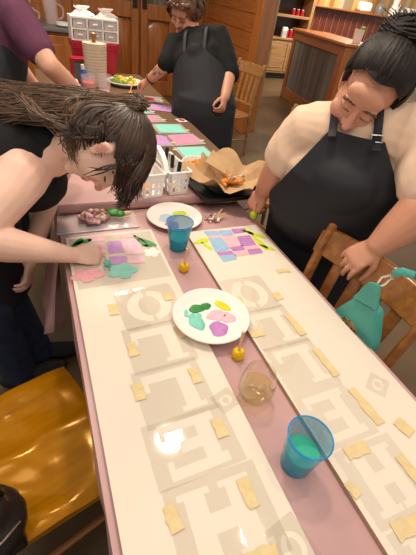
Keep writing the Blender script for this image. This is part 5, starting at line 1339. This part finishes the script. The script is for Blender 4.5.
wear(skinobj('black_tee', b, 'black_cloth', None, 0.009, 6, folds=(0.007, 10)), pB)
b = B(); torsoB(b, 0.034); ell(b, kHip.lerp(kTop, 0.78)+kF*0.085, (0.10, 0.10, 0.12)); loft(b, [kHip+kF*0.02, kf0+V((0, 0, 0.50))+kF*0.02], [0.225, 0.24], [0.17, 0.18], axis=kAx, seg=22)
c1, c2 = kHip.lerp(kTop, 0.88)-kAx*0.08, kHip.lerp(kTop, 0.88)+kAx*0.08; dn = (kHip-kTop).normalized()
n1 = (dn*0.75-kAx*0.65).cross(kF); n1 = n1 if n1.dot(-kAx) > 0 else -n1; n2 = (dn*0.75+kAx*0.65).cross(kF); n2 = n2 if n2.dot(kAx) > 0 else -n2
wear(skinobj('apron', b, 'apron', None, 0.010, 6, cut=[(c1, -dn), (c1, n1), (c2, n2), (kHip-kF*0.04, -kF)]), pB)
b = B()
for c, sgn in ((c1, -1), (c2, 1)):
    b = B(); loft(b, spline([c+kF*0.16-kAx*(0.012*sgn), kTop+kAx*(0.070*sgn)+kF*0.09+V((0, 0, 0.055)), kTop+kAx*(0.06*sgn)-kF*0.03+V((0, 0, 0.08))], 6), 0.011, 0.003, axis=kAx, seg=8); wear(obj('neck_strap', b, 'apron_strap'), pB)
b = B()
for L in legsB: loft(b, L, [0.115, 0.09, 0.07], seg=14)
wear(skinobj('trousers', b, 'black_cloth', None, 0.011, 4), pB)
for L in legsB:
    x, y = L[2].x, L[2].y; b = B(); loft(b, [V((x, y, 0.05))-kF*0.05, V((x, y, 0.06)), V((x, y, 0.045))+kF*0.09, V((x, y, 0.033))+kF*0.16], [0.038, 0.046, 0.047, 0.036], [0.05, 0.055, 0.04, 0.03], axis=kAx, seg=14)
    for v in b.verts: v.co.z = max(v.co.z, 0.001)
    wear(obj('shoe', b, 'shoe'), pB)
b = B(); faceB = lambda d: (d.y > 0.42 and d.z < 0.45 and abs(d.x) < 0.8) or (d.z < -0.6 and d.y > -0.5)
scalp_shell(b, mB, lambda d: not faceB(d), 0.18)
for k in range(200):
    a = random.uniform(0, 2*PI); z = random.uniform(-0.5, 0.95); d = V((math.cos(a)*math.sqrt(1-z*z), math.sin(a)*math.sqrt(1-z*z), z))
    if faceB(d): continue
    e = V((d.x*1.2, d.y*1.0+0.1, d.z-random.uniform(0.4, 0.8)))
    if faceB(e.normalized()): e = V((d.x*1.5, d.y, d.z-0.15))
    lock(b, mB, d, e, 0.18+random.uniform(0, .08), 0.24+random.uniform(0, .10), random.uniform(0.008, 0.014), 0.08)
wear(obj('hair', b, 'hair_grey'), pB)
b = B(); a1 = (kRW-kRE).normalized(); u1 = a1.orthogonal().normalized(); u2 = a1.cross(u1); c = kRE.lerp(kRW, 0.90)
loft(b, [c+u1*(0.037*math.cos(2*PI*i/20))+u2*(0.037*math.sin(2*PI*i/20)) for i in range(21)], 0.005, seg=8, flat=True); wear(obj('bracelet', b, 'black_leather'), pB)
b = B(); c = kTop+kF*0.095+V((0, 0, 0.0))
loft(b, spline([kTop-kAx*0.05+kF*0.03+V((0, 0, 0.07)), c-kAx*0.012+V((0, 0, -0.02)), c+kAx*0.012+V((0, 0, -0.02)), kTop+kAx*0.05+kF*0.03+V((0, 0, 0.07))], 6), 0.002, seg=6); wear(obj('necklace', b, 'silver'), pB)
tip = V((0.633, 1.825, 0.756)); top = V((0.674, 1.896, 0.860))
dauber('sponge_brush', 'orange sponge brush held by the woman with short auburn hair', (tip.x, tip.y, max(tip.z, T2+0.004)), (top-tip).normalized().to_track_quat('Z', 'Y').to_euler(), 'sponge_orange', 0.06)

# ------------------------------------------------------------------ woman in the purple tee at the far left
hc = V((0.171, 1.464, 1.594)); mP = headmat(hc, (0.75, -0.25, -0.6), (0.5, -0.1, 0.8), 1.0)
qR = V((-0.039, 1.184, 1.256)); qL = V((-0.118, 1.733, 1.307)); qRE = V((0.062, 0.973, 1.113)); qRW = V((0.209, 1.088, 0.958)); qTop = (qR+qL)*0.5; qAx = (qL-qR).normalized(); qHip = V((-0.262, 1.279, 0.895))
def torsoP(b, k=0.0):
    loft(b, [qHip+V((0, 0, -0.12)), qHip, qHip.lerp(qTop, 0.4), qHip.lerp(qTop, 0.75), qTop], [0.185+k, 0.185+k, 0.165+k, 0.175+k, 0.135+k], [0.14+k, 0.14+k, 0.125+k, 0.125+k, 0.08+k], axis=qAx, seg=22)
qf = V((qHip.x, qHip.y, 0))
legsP = [[qHip-qAx*0.09+V((0, 0, -0.1)), qf-qAx*0.09+V((0, 0, 0.45)), qf-qAx*0.09+V((0, 0, 0.08))], [qHip+qAx*0.09+V((0, 0, -0.1)), qf+qAx*0.09+V((0, 0, 0.45)), qf+qAx*0.09+V((0, 0, 0.08))]]
for L in legsP: L[1].z = 0.45; L[2].z = 0.08
qLE = qL+V((-0.03, 0.06, -0.26)); qLW = qLE+V((0.13, -0.02, -0.19))
def bodyP(b):
    head(b, mP); loft(b, [qTop, mP @ V((0, -0.03, -0.05))], [0.07, 0.052], seg=14); torsoP(b)
    loft(b, [qTop.lerp(qR, 0.4), qR, qRE], [0.07, 0.064, 0.048], seg=14); loft(b, [qRE, qRE.lerp(qRW, 0.4), qRW], [0.048, 0.046, 0.030], seg=14)
    hand(b, qRW, V((0.45, 0.35, -0.35)), (-0.3, -0.5, 0.7), 1, (0.6, 0.65, 0.7, 0.7), 0.95, 0.5)
    loft(b, [qTop.lerp(qL, 0.4), qL, qLE], [0.07, 0.064, 0.048], seg=14); loft(b, [qLE, qLW], [0.046, 0.030], seg=14)
    hand(b, qLW, V((0.5, 0.0, -0.6)), (0, 0.9, 0.2), -1, (0.5, 0.55, 0.6, 0.6), 0.95)
    for L in legsP: loft(b, L, [0.09, 0.065, 0.045], seg=14)
pP = person('person in a purple tee and black apron reaching from the far left edge', (qf.x, qf.y, 0), bodyP, ['skin', 'lips', 'brow', 'blush'], 0.0065, face_regions(mP))
b = B(); torsoP(b, 0.012); qs = qR.lerp(qRE, 0.62)
loft(b, [qTop.lerp(qR, 0.35), qR, qs], [0.092, 0.084, 0.074], seg=16); loft(b, [qTop.lerp(qL, 0.35), qL, qL.lerp(qLE, 0.7)], [0.092, 0.084, 0.072], seg=16)
wear(skinobj('purple_tee', b, 'purple_tee', None, 0.008, 6, folds=(0.006, 10)), pP)
b = B(); loft(b, [qHip.lerp(qTop, 0.42), qHip, V((qf.x, qf.y, 0.5))], [0.19, 0.21, 0.22], [0.15, 0.165, 0.17], axis=qAx, seg=20)
wear(skinobj('apron', b, 'apron', None, 0.010, 6), pP)
b = B()
for L in legsP: loft(b, L, [0.11, 0.085, 0.065], seg=14)
wear(skinobj('trousers', b, 'black_cloth', None, 0.011, 4), pP)
for L in legsP:
    x, y = L[2].x, L[2].y; b = B(); loft(b, [(x-0.05, y, 0.05), (x, y, 0.06), (x+0.09, y, 0.045), (x+0.16, y, 0.033)], [0.038, 0.046, 0.047, 0.036], [0.05, 0.055, 0.04, 0.03], axis=(0, 1, 0), seg=14)
    for v in b.verts: v.co.z = max(v.co.z, 0.001)
    wear(obj('shoe', b, 'shoe'), pP)
b = B(); scalp_shell(b, mP, lambda d: not faceB(d), 0.06)
for k in range(120):
    a = random.uniform(0, 2*PI); z = random.uniform(-0.4, 0.95); d = V((math.cos(a)*math.sqrt(1-z*z), math.sin(a)*math.sqrt(1-z*z), z))
    if faceB(d): continue
    lock(b, mP, d, V((0, -0.9, -0.1))+V((random.uniform(-.3, .3), 0, random.uniform(-.4, .2))), 0.05, 0.12, 0.012)
wear(obj('hair', b, 'hair_brown'), pP)

# ================================================================== LIGHT
def area(name, loc, size, power, col, target=None):
    l = bpy.data.lights.new(name, 'AREA'); l.shape = 'DISK'; l.size = size; l.energy = power; l.color = col
    o = bpy.data.objects.new(name, l); COL.objects.link(o); o.location = loc
    if target is not None: o.rotation_euler = (V(target)-V(loc)).to_track_quat('-Z', 'Y').to_euler()
    return o
area('overhead_light', (0.53, 0.12, 2.75), 0.2, 18, (1.0, 0.85, 0.68))
area('overhead_light', (0.85, -0.65, 2.75), 0.14, 5, (1.0, 0.85, 0.68))
area('overhead_light', (-0.22, 0.52, 2.75), 0.22, 10, (1.0, 0.85, 0.68))
area('overhead_light', (-0.9, -1.0, 2.9), 0.9, 11, (1.0, 0.87, 0.72))
area('overhead_light', (0.9, -1.9, 2.9), 0.9, 11, (1.0, 0.87, 0.72))
area('overhead_light', (0.6, 2.4, 2.9), 0.8, 58, (1.0, 0.80, 0.58))
area('overhead_light', (3.1, 5.4, 2.8), 0.5, 45, (1.0, 0.87, 0.72))  # added light that rakes the booth's corrugated ribs, not a known fitting
area('overhead_light', (5.2, 4.6, 3.0), 0.9, 65, (1.0, 0.82, 0.62))
area('overhead_light', (6.8, 6.2, 3.0), 0.9, 150, (1.0, 0.84, 0.64))
w = bpy.data.worlds.new('room_light'); SC.world = w; w.use_nodes = True
bg = w.node_tree.nodes['Background']; bg.inputs[0].default_value = (1.0, 0.89, 0.78, 1); bg.inputs[1].default_value = 0.52
SC.view_settings.view_transform = 'Standard'; SC.view_settings.look = 'None'; SC.view_settings.exposure = 0.0; SC.view_settings.gamma = 1.0
SC.cycles.transparent_max_bounces = 40
SC.view_settings.use_curve_mapping = False
